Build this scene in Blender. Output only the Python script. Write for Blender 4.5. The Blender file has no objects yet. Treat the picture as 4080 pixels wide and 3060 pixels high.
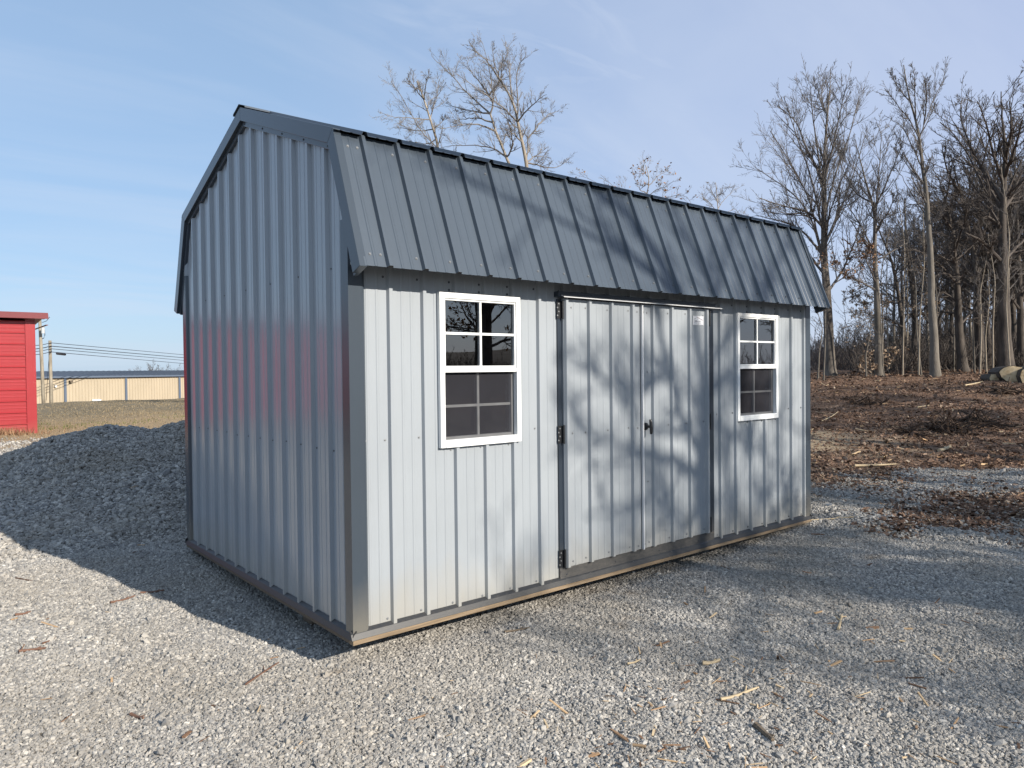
import bpy, math, random
import numpy as np
from mathutils import Vector, Matrix
rad = math.radians
S = bpy.context.scene
COL = S.collection
rng = np.random.default_rng(7)

# ------------------------------------------------------------------ camera (world: x along the shed front, y to the back, z up)
CF, CYAW, CPIT, CROL = 2936.24, 0.690187, -0.018467, -0.010867
CAM = np.array([-1.91542, -3.72095, 1.45286])
_F = np.array([math.sin(CYAW)*math.cos(CPIT), math.cos(CYAW)*math.cos(CPIT), math.sin(CPIT)])
_R = np.array([math.cos(CYAW), -math.sin(CYAW), 0.0]); _U = np.cross(_R, _F)
_R2 = math.cos(CROL)*_R + math.sin(CROL)*_U
_U2 = -math.sin(CROL)*_R + math.cos(CROL)*_U
def at(u, v, D):
    """world point seen in direction (u, v) of a 4080x3060 frame at depth D metres"""
    return CAM + D*(_F + _R2*(u-2040)/CF - _U2*(v-1530)/CF)
cd = bpy.data.cameras.new('camera'); cam = bpy.data.objects.new('camera', cd); COL.objects.link(cam)
cd.lens = CF/4080*36; cd.sensor_width = 36; cd.clip_end = 2000; cd.clip_start = 0.05
cam.matrix_world = Matrix(((_R2[0], _U2[0], -_F[0], CAM[0]), (_R2[1], _U2[1], -_F[1], CAM[1]), (_R2[2], _U2[2], -_F[2], CAM[2]), (0, 0, 0, 1)))
S.camera = cam
SUN = np.array([0.25, -1.0, 0.5]); SUN /= np.linalg.norm(SUN)

# ------------------------------------------------------------------ materials
def mat(name, base=(.5, .5, .5), rough=.6, spec=.5, metal=0.0, coat=0.0):
    m = bpy.data.materials.new(name); m.use_nodes = True
    b = m.node_tree.nodes['Principled BSDF']
    b.inputs['Base Color'].default_value = (*base, 1); b.inputs['Roughness'].default_value = rough
    b.inputs['Specular IOR Level'].default_value = spec; b.inputs['Metallic'].default_value = metal
    b.inputs['Coat Weight'].default_value = coat; b.inputs['Coat Roughness'].default_value = .12
    m['b'] = 1
    return m
def N(m, t, **kw):
    n = m.node_tree.nodes.new(t)
    for k, v in kw.items():
        if k.startswith('i_'):
            n.inputs[k[2:].replace('_', ' ')].default_value = v
        else: setattr(n, k, v)
    return n
def LK(m, a, b): m.node_tree.links.new(a, b)
def bsdf(m): return m.node_tree.nodes['Principled BSDF']
def coords(m, scale=(1, 1, 1), kind='Object'):
    t = N(m, 'ShaderNodeTexCoord'); mp = N(m, 'ShaderNodeMapping'); mp.inputs['Scale'].default_value = scale
    LK(m, t.outputs[kind], mp.inputs['Vector']); return mp.outputs['Vector']
def noise(m, vec, scale, detail=4, rough=.55):
    n = N(m, 'ShaderNodeTexNoise'); n.inputs['Scale'].default_value = scale; n.inputs['Detail'].default_value = detail
    n.inputs['Roughness'].default_value = rough; LK(m, vec, n.inputs['Vector']); return n.outputs['Fac']
def ramp(m, fac, stops):
    r = N(m, 'ShaderNodeValToRGB'); e = r.color_ramp.elements
    while len(e) < len(stops): e.new(0.5)
    for x, (p, c) in zip(e, stops): x.position = p; x.color = (*c, 1) if len(c) == 3 else c
    LK(m, fac, r.inputs['Fac']); return r.outputs['Color']
def mix(m, fac, a, b, mode='MIX'):
    n = N(m, 'ShaderNodeMix', data_type='RGBA', blend_type=mode)
    for s, v in ((n.inputs[0], fac), (n.inputs[6], a), (n.inputs[7], b)):
        if isinstance(v, (int, float)): s.default_value = v
        elif isinstance(v, tuple): s.default_value = (*v, 1)
        else: LK(m, v, s)
    return n.outputs[2]
def math_(m, op, a, b=0.0, clamp=False):
    n = N(m, 'ShaderNodeMath', operation=op, use_clamp=clamp)
    for s, v in ((n.inputs[0], a), (n.inputs[1], b)):
        if isinstance(v, (int, float)): s.default_value = v
        else: LK(m, v, s)
    return n.outputs[0]
def bump(m, h, strength=.5, dist=.01):
    n = N(m, 'ShaderNodeBump'); n.inputs['Strength'].default_value = strength; n.inputs['Distance'].default_value = dist
    LK(m, h, n.inputs['Height']); LK(m, n.outputs['Normal'], bsdf(m).inputs['Normal'])
def vary(m, base, amt=.25, scale=8, sc=(1, 1, 1), detail=5, tint=None):
    v = coords(m, sc); f = noise(m, v, scale, detail)
    lo = tuple(c*(1-amt) for c in base); hi = tuple(min(1, c*(1+amt)) for c in base)
    if tint: hi = tint
    c = ramp(m, f, [(.3, lo), (.7, hi)]); LK(m, c, bsdf(m).inputs['Base Color']); return f

def painted(name, base, rough, dirt=0.0, wob=.12, spec=.5):
    """factory-painted steel sheet: faint streaks, slight waviness, dust thrown up near its foot"""
    m = mat(name, base, rough, spec)
    v = coords(m); s = coords(m, (14, 14, .8)); big = noise(m, v, 1.6, 3); st = noise(m, s, 3, 4); fine = noise(m, v, 60, 3)
    f = math_(m, 'ADD', math_(m, 'MULTIPLY', big, .7), math_(m, 'MULTIPLY', st, .3))
    c = ramp(m, f, [(.3, tuple(x*.93 for x in base)), (.7, tuple(min(1, x*1.05) for x in base))])
    sp_ = N(m, 'ShaderNodeSeparateXYZ'); LK(m, v, sp_.inputs[0]); fl = math_(m, 'FLOOR', math_(m, 'DIVIDE', math_(m, 'ADD', math_(m, 'ADD', sp_.outputs['X'], sp_.outputs['Y']), .05), .9144))
    wn = N(m, 'ShaderNodeTexWhiteNoise', noise_dimensions='1D'); LK(m, fl, wn.inputs['W']); c = mix(m, math_(m, 'MULTIPLY', wn.outputs['Value'], .10), c, tuple(x*.55 for x in base))
    sm_ = noise(m, coords(m, (1.6, 1.6, .5)), 4, 6, .7); c = mix(m, math_(m, 'MULTIPLY', math_(m, 'MAXIMUM', math_(m, 'SUBTRACT', sm_, .55), 0), .4), c, tuple(x*.72 for x in base))
    if dirt:
        sx = N(m, 'ShaderNodeSeparateXYZ'); LK(m, v, sx.inputs[0])
        h = math_(m, 'ADD', sx.outputs['Z'], math_(m, 'MULTIPLY', noise(m, coords(m, (1, 1, .35)), 5, 5), -.35))
        mr = N(m, 'ShaderNodeMapRange'); mr.inputs[1].default_value = -.16; mr.inputs[2].default_value = .12
        mr.inputs[3].default_value = dirt; mr.inputs[4].default_value = 0; LK(m, h, mr.inputs[0])
        c = mix(m, mr.outputs[0], c, (.36, .31, .22))
    LK(m, c, bsdf(m).inputs['Base Color'])
    bump(m, noise(m, coords(m, (1, 1, .45)), 1.6, 1), wob, .01)
    return m
M_wall = painted('light_grey_siding', (.325, .352, .376), .30, .38, .12)
M_gable = painted('grey_siding_end', (.315, .345, .375), .155, .3, .10)
M_roof = painted('charcoal_roofing', (.064, .082, .104), .30, 0, .10)
M_trim = painted('charcoal_trim', (.050, .064, .081), .22, .3, .05)
M_jamb = painted('shaded_door_trim', (.028, .038, .052), .3, .2, .04)  # charcoal trim darkened further: recess shade at the doors put into the colour
M_rail = mat('dusty_base_flashing', (.1, .105, .11), .45)
_v = coords(M_rail); _f = noise(M_rail, coords(M_rail, (6, 6, 30)), 6, 6, .7)
LK(M_rail, ramp(M_rail, _f, [(.35, (.020, .023, .027)), (.6, (.038, .037, .036)), (.76, (.11, .095, .07))]), bsdf(M_rail).inputs['Base Color'])
M_sill = mat('scuffed_sill_flashing', (.09, .085, .08), .4)
LK(M_sill, ramp(M_sill, noise(M_sill, coords(M_sill, (5, 5, 14)), 5, 7, .75), [(.35, (.06, .06, .06)), (.6, (.10, .095, .088)), (.75, (.2, .175, .14))]), bsdf(M_sill).inputs['Base Color'])
M_black = mat('black_hardware', (.014, .015, .017), .38); bump(M_black, noise(M_black, coords(M_black), 120, 3), .3, .002)
M_screw = mat('zinc_screw_heads', (.26, .27, .28), .5, .5, .5)
M_dscrew = mat('dark_screw_heads', (.05, .055, .065), .35)
M_white = mat('white_vinyl', (.80, .81, .80), .38); vary(M_white, (.79, .80, .79), .04, 14)
M_wood = mat('weathered_lumber', (.42, .30, .18), .75)
_f = noise(M_wood, coords(M_wood, (1.2, 30, 45)), 3, 8, .65)
LK(M_wood, ramp(M_wood, _f, [(.3, (.14, .10, .06)), (.55, (.26, .19, .12)), (.75, (.36, .28, .19))]), bsdf(M_wood).inputs['Base Color']); bump(M_wood, _f, .4, .004)
M_dwood = mat('treated_skid_wood', (.13, .10, .07), .85); vary(M_dwood, (.13, .10, .07), .45, 6, (1, 20, 30))
M_stud = mat('pine_stud', (.45, .28, .17), .8); vary(M_stud, (.45, .28, .17), .2, 6, (20, 20, 2))
M_edge = mat('pale_edge_metal', (.72, .73, .74), .3, .5, .2)  # near-white metal for the astragal and the drip flashing
M_plate = mat('white_name_plate', (.78, .79, .82), .4)
M_ink = mat('navy_print', (.05, .06, .09), .6)
M_redink = mat('maroon_print', (.12, .05, .06), .6)
M_screen = bpy.data.materials.new('insect_screen'); M_screen.use_nodes = True
nt = M_screen.node_tree; nt.nodes.clear()
o = nt.nodes.new('ShaderNodeOutputMaterial'); mx = nt.nodes.new('ShaderNodeMixShader'); tr = nt.nodes.new('ShaderNodeBsdfTransparent')
df = nt.nodes.new('ShaderNodeBsdfDiffuse'); df.inputs[0].default_value = (.04, .04, .047, 1); tc = nt.nodes.new('ShaderNodeTexCoord')
nz = nt.nodes.new('ShaderNodeTexNoise'); nz.inputs['Scale'].default_value = 9; nt.links.new(tc.outputs['Object'], nz.inputs['Vector'])
mr = nt.nodes.new('ShaderNodeMapRange'); mr.inputs[3].default_value = .55; mr.inputs[4].default_value = .72; nt.links.new(nz.outputs[0], mr.inputs[0])
nt.links.new(mr.outputs[0], mx.inputs[0]); nt.links.new(tr.outputs[0], mx.inputs[1]); nt.links.new(df.outputs[0], mx.inputs[2]); nt.links.new(mx.outputs[0], o.inputs[0])
M_glass = bpy.data.materials.new('window_glass'); M_glass.use_nodes = True
nt = M_glass.node_tree; nt.nodes.clear()
o = nt.nodes.new('ShaderNodeOutputMaterial'); mx = nt.nodes.new('ShaderNodeMixShader'); tr = nt.nodes.new('ShaderNodeBsdfTransparent')
tr.inputs[0].default_value = (.78, .82, .84, 1); gl = nt.nodes.new('ShaderNodeBsdfGlossy'); gl.inputs['Roughness'].default_value = .0; gl.inputs[0].default_value = (1, 1, 1, 1)
fr = nt.nodes.new('ShaderNodeFresnel'); fr.inputs[0].default_value = 2.35
nt.links.new(fr.outputs[0], mx.inputs[0]); nt.links.new(tr.outputs[0], mx.inputs[1]); nt.links.new(gl.outputs[0], mx.inputs[2]); nt.links.new(mx.outputs[0], o.inputs[0])

def bark(name, lo, hi, scale=3):
    m = mat(name, hi, .85, .2); f = noise(m, coords(m, (1, 1, .3)), scale, 6, .7)
    LK(m, ramp(m, f, [(.35, lo), (.65, hi)]), bsdf(m).inputs['Base Color'])
    g = noise(m, coords(m, (9, 9, 2)), 3, 5); bump(m, g, .6, .03); return m
M_bark = bark('grey_brown_bark', (.07, .06, .052), (.185, .162, .138))
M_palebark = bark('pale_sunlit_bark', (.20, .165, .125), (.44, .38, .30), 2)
M_greybark = bark('smooth_grey_bark', (.10, .088, .073), (.215, .19, .16), 2)
M_darkbark = bark('dark_furrowed_bark', (.045, .038, .033), (.125, .105, .088))
M_twig = mat('twig_bark', (.14, .126, .116), .85, .2)
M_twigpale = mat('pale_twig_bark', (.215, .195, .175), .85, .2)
M_twigdark = mat('dark_twig_bark', (.095, .08, .07), .85, .2)
def leafmat(name, a, b):
    m = mat(name, a, .8, .2); oi = N(m, 'ShaderNodeNewGeometry')
    LK(m, ramp(m, oi.outputs['Random Per Island'], [(0, a), (1, b)]), bsdf(m).inputs['Base Color']); return m
M_leaf = leafmat('dry_brown_leaves', (.17, .09, .05), (.36, .22, .13))
M_paleleaf = leafmat('pale_dry_leaves', (.26, .18, .12), (.46, .35, .25))

# ------------------------------------------------------------------ mesh helpers
def link(name, me, parent=None, loc=None):
    o = bpy.data.objects.new(name, me); COL.objects.link(o)
    if parent is not None: o.parent = parent
    if loc is not None: o.location = loc
    return o
def mesh(name, V, Fc, mats, mi=None, smooth=False):
    """V (n,3); Fc list of index tuples or int array (m,k)"""
    me = bpy.data.meshes.new(name); V = np.asarray(V, np.float32)
    me.vertices.add(len(V)); me.vertices.foreach_set('co', V.ravel())
    if isinstance(Fc, np.ndarray):
        k = Fc.shape[1]; n = len(Fc); idx = Fc.ravel(); tot = np.full(n, k, np.int32)
    else:
        n = len(Fc); tot = np.array([len(f) for f in Fc], np.int32); idx = np.array([i for f in Fc for i in f], np.int32)
    st = np.zeros(n, np.int32); st[1:] = np.cumsum(tot)[:-1]
    me.loops.add(len(idx)); me.loops.foreach_set('vertex_index', idx.astype(np.int32))
    me.polygons.add(n); me.polygons.foreach_set('loop_start', st); me.polygons.foreach_set('loop_total', tot)
    for m in (mats if isinstance(mats, (list, tuple)) else [mats]): me.materials.append(m)
    if mi is not None: me.polygons.foreach_set('material_index', np.asarray(mi, np.int32))
    me.polygons.foreach_set('use_smooth', np.full(n, bool(smooth)))
    me.update(calc_edges=True); return me
class MB:
    def __init__(s): s.v = []; s.f = []; s.m = []
    def add(s, V, Fc, mi=0):
        b = len(s.v); s.v += [tuple(map(float, p)) for p in V]; s.f += [tuple(i+b for i in f) for f in Fc]; s.m += [mi]*len(Fc); return s
    def box(s, a, b, mi=0, bev=0.0):
        (x0, y0, z0), (x1, y1, z1) = a, b
        s.add([(x0, y0, z0), (x1, y0, z0), (x1, y1, z0), (x0, y1, z0), (x0, y0, z1), (x1, y0, z1), (x1, y1, z1), (x0, y1, z1)],
              [(0, 3, 2, 1), (4, 5, 6, 7), (0, 1, 5, 4), (1, 2, 6, 5), (2, 3, 7, 6), (3, 0, 4, 7)], mi); return s
    def prism(s, poly, ax, a, b, mi=0):
        """poly: 2-D points in the plane of the two other axes, extruded along axis ax from a to b"""
        n = len(poly)
        def P(p, c):
            l = list(p); l.insert(ax, c); return l
        V = [P(p, a) for p in poly]+[P(p, b) for p in poly]
        s.add(V, [tuple(range(n))[::-1], tuple(range(n, 2*n))]+[(i, (i+1) % n, n+(i+1) % n, n+i) for i in range(n)], mi); return s
    def tube(s, pts, r, n=8, mi=0, cap=True):
        pts = [Vector(p) for p in pts]; rr = r if isinstance(r, (list, tuple)) else [r]*len(pts); V = []
        for i, p in enumerate(pts):
            t = (pts[min(i+1, len(pts)-1)]-pts[max(i-1, 0)]).normalized()
            a = t.cross(Vector((0, 0, 1)) if abs(t.z) < .9 else Vector((1, 0, 0))).normalized(); b = t.cross(a)
            V += [p+rr[i]*(math.cos(2*math.pi*k/n)*a+math.sin(2*math.pi*k/n)*b) for k in range(n)]
        Fc = [(i*n+k, i*n+(k+1) % n, (i+1)*n+(k+1) % n, (i+1)*n+k) for i in range(len(pts)-1) for k in range(n)]
        if cap: Fc += [tuple(range(n))[::-1], tuple(range((len(pts)-1)*n, len(pts)*n))]
        s.add(V, Fc, mi); return s
    def obj(s, name, mats, parent=None, smooth=False, bevel=0.0):
        o = link(name, mesh(name, s.v, s.f, mats, s.m, smooth), parent)
        if bevel:
            b = o.modifiers.new('bevel', 'BEVEL'); b.width = bevel; b.segments = 2; b.limit_method = 'ANGLE'
        return o
def thing(name, label, cat, loc=(0, 0, 0), group=None, kind=None):
    o = bpy.data.objects.new(name, None); COL.objects.link(o); o.location = loc; o.empty_display_size = .2
    return tag(o, label, cat, group, kind)
def tag(o, label, cat=None, group=None, kind=None):
    if label: o['label'] = label
    if cat: o['category'] = cat
    if group: o['group'] = group
    if kind: o['kind'] = kind
    return o
def adopt(child, root):
    """parent a mesh built in world coordinates to a thing whose empty stands elsewhere"""
    child.parent = root; child.matrix_parent_inverse = Matrix.Translation(-root.location); return child

# ------------------------------------------------------------------ terrain
def vnoise(x, y, seed=0):
    xi = np.floor(x).astype(np.int64); yi = np.floor(y).astype(np.int64); fx = x-xi; fy = y-yi
    fx = fx*fx*(3-2*fx); fy = fy*fy*(3-2*fy)
    def h(a, b):
        n = (a*374761393+b*668265263+seed*1442695041) & 0x7fffffff
        n = (n ^ (n >> 13))*1274126177 & 0x7fffffff
        return ((n ^ (n >> 16)) & 0xffff)/65535.0
    return (h(xi, yi)*(1-fx)+h(xi+1, yi)*fx)*(1-fy)+(h(xi, yi+1)*(1-fx)+h(xi+1, yi+1)*fx)*fy
def fbm(x, y, s, o=4, seed=0):
    r = 0; a = .5; t = 0
    for i in range(o):
        r = r+a*vnoise(x*s, y*s, seed+i); t += a; a *= .5; s *= 2.03
    return r/t
def sst(a, b, x):
    t = np.clip((x-a)/(b-a), 0, 1); return t*t*(3-2*t)
PX = np.array([-4, -2.6, -1.7, -.95, -.5, .1, .55, .9, 2, 4, 5, 6]); PH = np.array([0, .10, .38, .60, .84, .95, .89, 1.0, 1.2, 1.1, .6, 0.])
PY = np.array([7.9, 7.8, 7.5, 7.2, 6.75, 6.5, 6.45, 6.4, 6.4, 6.4, 6.4, 6.4])
def height(x, y, detail=True):
    x = np.asarray(x, float); y = np.asarray(y, float)
    g = -.215+.02*sst(1, 3, x)+.10*sst(3.3, 4.9, x)+.095*sst(.8, 3.4, y)
    und = np.hypot(np.maximum(np.maximum(-x, x-4.9), 0), np.maximum(np.maximum(-y, y-3.05), 0))
    g = g+1.2*sst(9, 38, x-.15*y)*sst(-14, 2, y)+.5*sst(14, 30, x)*0
    g = g-2.2*sst(41, 76, y)*(1-sst(24, 40, x))
    ph = np.interp(x, PX, PH); yc = np.interp(x, PX, PY)
    up = np.clip((y-3.45)/(yc-3.45), 0, 1); dn = np.clip((y-yc)/2.6, 0, 1)
    prof = np.where(y < yc, up*up*(1.9-.9*up), 1-dn*dn*(3-2*dn))
    nz = (fbm(x, y, .8, 3, 5)-.5)*.12+(fbm(x, y, 2.6, 3, 9)-.5)*.06
    g = g+prof*np.maximum(ph+nz*np.minimum(1, ph*2), 0)
    if detail:
        k = np.clip(und/.6, 0, 1)
        g = g+k*((fbm(x, y, .55, 3, 1)-.5)*.09+(fbm(x, y, 2.2, 2, 2)-.5)*.06+(fbm(x, y, 7, 2, 4)-.5)*.022)
        g = g+.10*np.exp(-(((x-8.2)/.9)**2+((y+1.0)/.35)**2))
        g = g+sst(8, 14, x)*((fbm(x, y, .35, 4, 21)-.5)*.35+(fbm(x, y, 1.5, 3, 22)-.5)*.14)
    return g
def H(x, y): return float(height(np.array([x]), np.array([y]))[0])
def edge_y(x):  # where gravel gives way to cleared brown soil, as a function of x
    return np.interp(x, BX, BY)
BX = np.array([4.0, 6.2, 7.2, 8.2, 9.2, 10.4, 12, 16]); BY = np.array([9., 2.2, 1.6, 1.2, .9, -.2, -3.4, -9.])
def masks(x, y):
    n = (fbm(x, y, .7, 4, 31)-.5); n2 = (fbm(x, y, 3.0, 3, 33)-.5)
    d = (y-np.interp(x, BX, BY))/1.6
    brown = np.clip(.5+d*1.3+n*2.2+n2*.9, 0, 1)*sst(4.9, 6.4, x+n*1.2)
    # a thin tongue of red soil lying on the gravel right of the shed
    p = np.exp(-(((x-6.9+.35*(y+.6))/1.9)**2+((y+.75)/.8)**2))
    brown = np.maximum(brown, np.clip((p-.28)*2.2+n*1.8+n2*1.4, 0, .92))
    brown = np.maximum(brown, sst(12, 16, x))
    clay = np.exp(-(((x-11.6)/1.9)**2+((y-3.6)/1.5)**2))
    straw = sst(14.5, 18.5, y+n*7+.0*x)*(1-sst(14, 22, x))
    brown = np.maximum(brown, .62*sst(5.6, 8.2, x+n*3)*np.clip(.75+n*2.5+n2, 0, 1)*sst(-3.5, -1.2, y+n*2))
    straw = np.maximum(straw, np.clip(clay*1.1+n*1.2-.15, 0, .7)*(y < 12))
    brown = brown*(1-straw)
    grav = np.clip(1-brown-straw, 0, 1)
    return grav, brown, straw

def build_ground():
    nr, na = 330, 760
    r = .25*np.power(520/.25, np.linspace(0, 1, nr)); th = np.linspace(0, 2*np.pi, na, endpoint=False)
    # more rays where the camera looks
    a0 = CYAW; th = th+.62*np.sin(th-np.pi)*0
    X = -1.9+np.outer(r, np.sin(th+a0)); Y = -3.7+np.outer(r, np.cos(th+a0))
    Z = height(X.ravel(), Y.ravel())
    V = np.stack([X.ravel(), Y.ravel(), Z], 1); V = np.vstack([V, [[-1.9, -3.7, H(-1.9, -3.7)]]])
    i = np.arange(nr-1)[:, None]; j = np.arange(na)[None, :]; j2 = (j+1) % na
    q = np.stack([i*na+j+0*j, i*na+j2, (i+1)*na+j2, (i+1)*na+j], -1).reshape(-1, 4)
    c = len(V)-1; tris = [(c, (k+1) % na, k) for k in range(na)]
    me = mesh('ground', V, [tuple(f) for f in q.tolist()]+tris, M_ground, smooth=True)
    g, b, s = masks(V[:, 0], V[:, 1])
    ca = me.color_attributes.new('mask', 'FLOAT_COLOR', 'POINT')
    ca.data.foreach_set('color', np.stack([g, b, s, np.ones_like(g)], 1).astype(np.float32).ravel())
    o = link('ground', me); tag(o, 'ground of grey gravel, red-brown cleared soil and dry grass', 'ground', kind='structure'); return o
M_ground = mat('ground_surface', (.3, .3, .3), .95, .15)
def ground_material():
    m = M_ground; v = coords(m)
    at_ = N(m, 'ShaderNodeAttribute', attribute_name='mask'); sp = N(m, 'ShaderNodeSeparateColor'); LK(m, at_.outputs['Color'], sp.inputs[0])
    vo = N(m, 'ShaderNodeTexVoronoi'); vo.inputs['Scale'].default_value = 42; LK(m, v, vo.inputs['Vector'])
    sep = N(m, 'ShaderNodeSeparateColor'); LK(m, vo.outputs['Color'], sep.inputs[0])
    gcol = ramp(m, sep.outputs[0], [(0, (.16, .158, .152)), (.35, (.27, .262, .245)), (.7, (.36, .345, .315)), (1, (.50, .475, .43))])
    gap = ramp(m, vo.outputs['Distance'], [(.3, (1, 1, 1)), (.7, (.5, .5, .5))])
    gcol = mix(m, 1.0, gcol, gap, 'MULTIPLY')
    big = noise(m, v, .9, 4); gcol = mix(m, math_(m, 'MULTIPLY', big, .35), gcol, (.26, .22, .17))
    n1 = noise(m, v, 16, 8, .75); n2 = noise(m, v, .8, 5, .6); n3 = noise(m, v, 55, 4, .8)
    br = ramp(m, n1, [(.30, (.055, .036, .026)), (.46, (.15, .092, .062)), (.60, (.25, .16, .108)), (.75, (.38, .27, .19))])
    clay = ramp(m, n2, [(.50, (0, 0, 0)), (.66, (1, 1, 1))]); cs = N(m, 'ShaderNodeSeparateColor'); LK(m, clay, cs.inputs[0])
    br = mix(m, math_(m, 'MULTIPLY', cs.outputs[0], .45), br, (.20, .115, .065))
    st = ramp(m, n3, [(.3, (.20, .155, .085)), (.5, (.33, .26, .15)), (.7, (.47, .38, .23))])
    wide = N(m, 'ShaderNodeSeparateXYZ'); LK(m, v, wide.inputs[0])
    far = N(m, 'ShaderNodeMapRange'); far.inputs[1].default_value = 26; far.inputs[2].default_value = 33
    LK(m, math_(m, 'ADD', wide.outputs['Y'], math_(m, 'MULTIPLY', noise(m, v, .35, 4), 7)), far.inputs[0])
    olive = ramp(m, noise(m, coords(m, (1, .35, 1)), 7, 7, .75), [(.3, (.13, .105, .065)), (.5, (.215, .175, .115)), (.72, (.31, .255, .175))])
    orange = ramp(m, n1, [(.3, (.30, .20, .11)), (.55, (.46, .32, .19)), (.75, (.58, .44, .28))])
    st = mix(m, .55, st, orange); st = mix(m, far.outputs[0], st, olive)
    c = mix(m, sp.outputs[1], gcol, br); c = mix(m, sp.outputs[2], c, st)
    LK(m, c, bsdf(m).inputs['Base Color'])
    hh = math_(m, 'ADD', math_(m, 'MULTIPLY', vo.outputs['Distance'], -.5), math_(m, 'MULTIPLY', n1, 1.4))
    bump(m, hh, .9, .03)
ground_material()
GROUND = build_ground()

# ------------------------------------------------------------------ scattered stones / litter: points carrying rotation, scale -> geometry nodes
def scatter_object(name, P, rot, scl, variants, material, label, cat):
    me = bpy.data.meshes.new(name); me.vertices.add(len(P)); me.vertices.foreach_set('co', P.astype(np.float32).ravel())
    for nm, arr in (('rot', rot), ('scl', scl)):
        a = me.attributes.new(nm, 'FLOAT_VECTOR', 'POINT'); a.data.foreach_set('vector', arr.astype(np.float32).ravel())
    a = me.attributes.new('pick', 'INT', 'POINT'); a.data.foreach_set('value', rng.integers(0, len(variants), len(P)).astype(np.int32))
    me.materials.append(material)
    o = link(name, me); tag(o, label, cat, kind='stuff')
    ng = bpy.data.node_groups.new(name+'_nodes', 'GeometryNodeTree')
    ng.interface.new_socket('Geometry', in_out='INPUT', socket_type='NodeSocketGeometry'); ng.interface.new_socket('Geometry', in_out='OUTPUT', socket_type='NodeSocketGeometry')
    n = ng.nodes; L = ng.links.new; gi = n.new('NodeGroupInput'); go = n.new('NodeGroupOutput'); jn = n.new('GeometryNodeJoinGeometry')
    for kind, seed, dim in variants[::-1]:
        if kind == 'stone':
            p = n.new('GeometryNodeMeshIcoSphere'); p.inputs['Radius'].default_value = .5; p.inputs['Subdivisions'].default_value = dim
        elif kind == 'chip':
            p = n.new('GeometryNodeMeshCube'); p.inputs['Size'].default_value = dim
        else:
            p = n.new('GeometryNodeMeshGrid'); p.inputs['Size X'].default_value = 1; p.inputs['Size Y'].default_value = 1
            p.inputs['Vertices X'].default_value = 3; p.inputs['Vertices Y'].default_value = 3
        sp = n.new('GeometryNodeSetPosition'); rv = n.new('FunctionNodeRandomValue'); rv.data_type = 'FLOAT_VECTOR'
        k = .15 if kind == 'stone' else (.12 if kind == 'chip' else .28)
        rv.inputs[0].default_value = (-k,)*3; rv.inputs[1].default_value = (k,)*3; rv.inputs['Seed'].default_value = seed
        if kind == 'chip': rv.inputs[0].default_value = (-.06, -k*dim[1], -k*dim[1]); rv.inputs[1].default_value = (.06, k*dim[1], k*dim[1])
        sm = n.new('GeometryNodeSetMaterial'); sm.inputs['Material'].default_value = material
        g2 = n.new('GeometryNodeGeometryToInstance')
        L(p.outputs['Mesh'], sp.inputs['Geometry']); L(rv.outputs[0], sp.inputs['Offset']); L(sp.outputs[0], sm.inputs[0]); L(sm.outputs[0], g2.inputs[0]); L(g2.outputs[0], jn.inputs[0])
    ip = n.new('GeometryNodeInstanceOnPoints'); ip.inputs['Pick Instance'].default_value = True
    def na(nm, dt):
        a = n.new('GeometryNodeInputNamedAttribute'); a.data_type = dt; a.inputs['Name'].default_value = nm; return a.outputs[0]
    L(gi.outputs[0], ip.inputs['Points']); L(jn.outputs[0], ip.inputs['Instance']); L(na('pick', 'INT'), ip.inputs['Instance Index'])
    L(na('rot', 'FLOAT_VECTOR'), ip.inputs['Rotation']); L(na('scl', 'FLOAT_VECTOR'), ip.inputs['Scale']); L(ip.outputs[0], go.inputs[0])
    md = o.modifiers.new('scatter', 'NODES'); md.node_group = ng; return o
def in_view(P, m=1.12):
    d = P-CAM; z = d@_F; u = (d@_R2)/np.maximum(z, .01)*CF/2040; v = (d@_U2)/np.maximum(z, .01)*CF/1530
    return (z > .3) & (np.abs(u) < m) & (np.abs(v) < m)
M_stone = mat('crushed_limestone', (.35, .35, .35), .9, .2)
_oi = N(M_stone, 'ShaderNodeObjectInfo')
_c = ramp(M_stone, _oi.outputs['Random'], [(0, (.17, .166, .16)), (.25, (.26, .25, .235)), (.6, (.345, .328, .30)), (.85, (.42, .395, .355)), (.95, (.49, .46, .41)), (1, (.58, .55, .50))])
_pn = noise(M_stone, _oi.outputs['Location'], .85, 5, .6)
_pf = ramp(M_stone, _pn, [(.40, (0, 0, 0)), (.70, (.5, .5, .5))]); _ps = N(M_stone, 'ShaderNodeSeparateColor'); LK(M_stone, _pf, _ps.inputs[0])
_c2 = mix(M_stone, _ps.outputs[0], _c, (.27, .235, .185))
_pn2 = noise(M_stone, _oi.outputs['Location'], 2.6, 3, .6); _pf2 = ramp(M_stone, _pn2, [(.63, (0, 0, 0)), (.76, (.55, .55, .55))]); _ps2 = N(M_stone, 'ShaderNodeSeparateColor'); LK(M_stone, _pf2, _ps2.inputs[0])
LK(M_stone, mix(M_stone, _ps2.outputs[0], _c2, (.17, .135, .10)), bsdf(M_stone).inputs['Base Color'])
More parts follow.
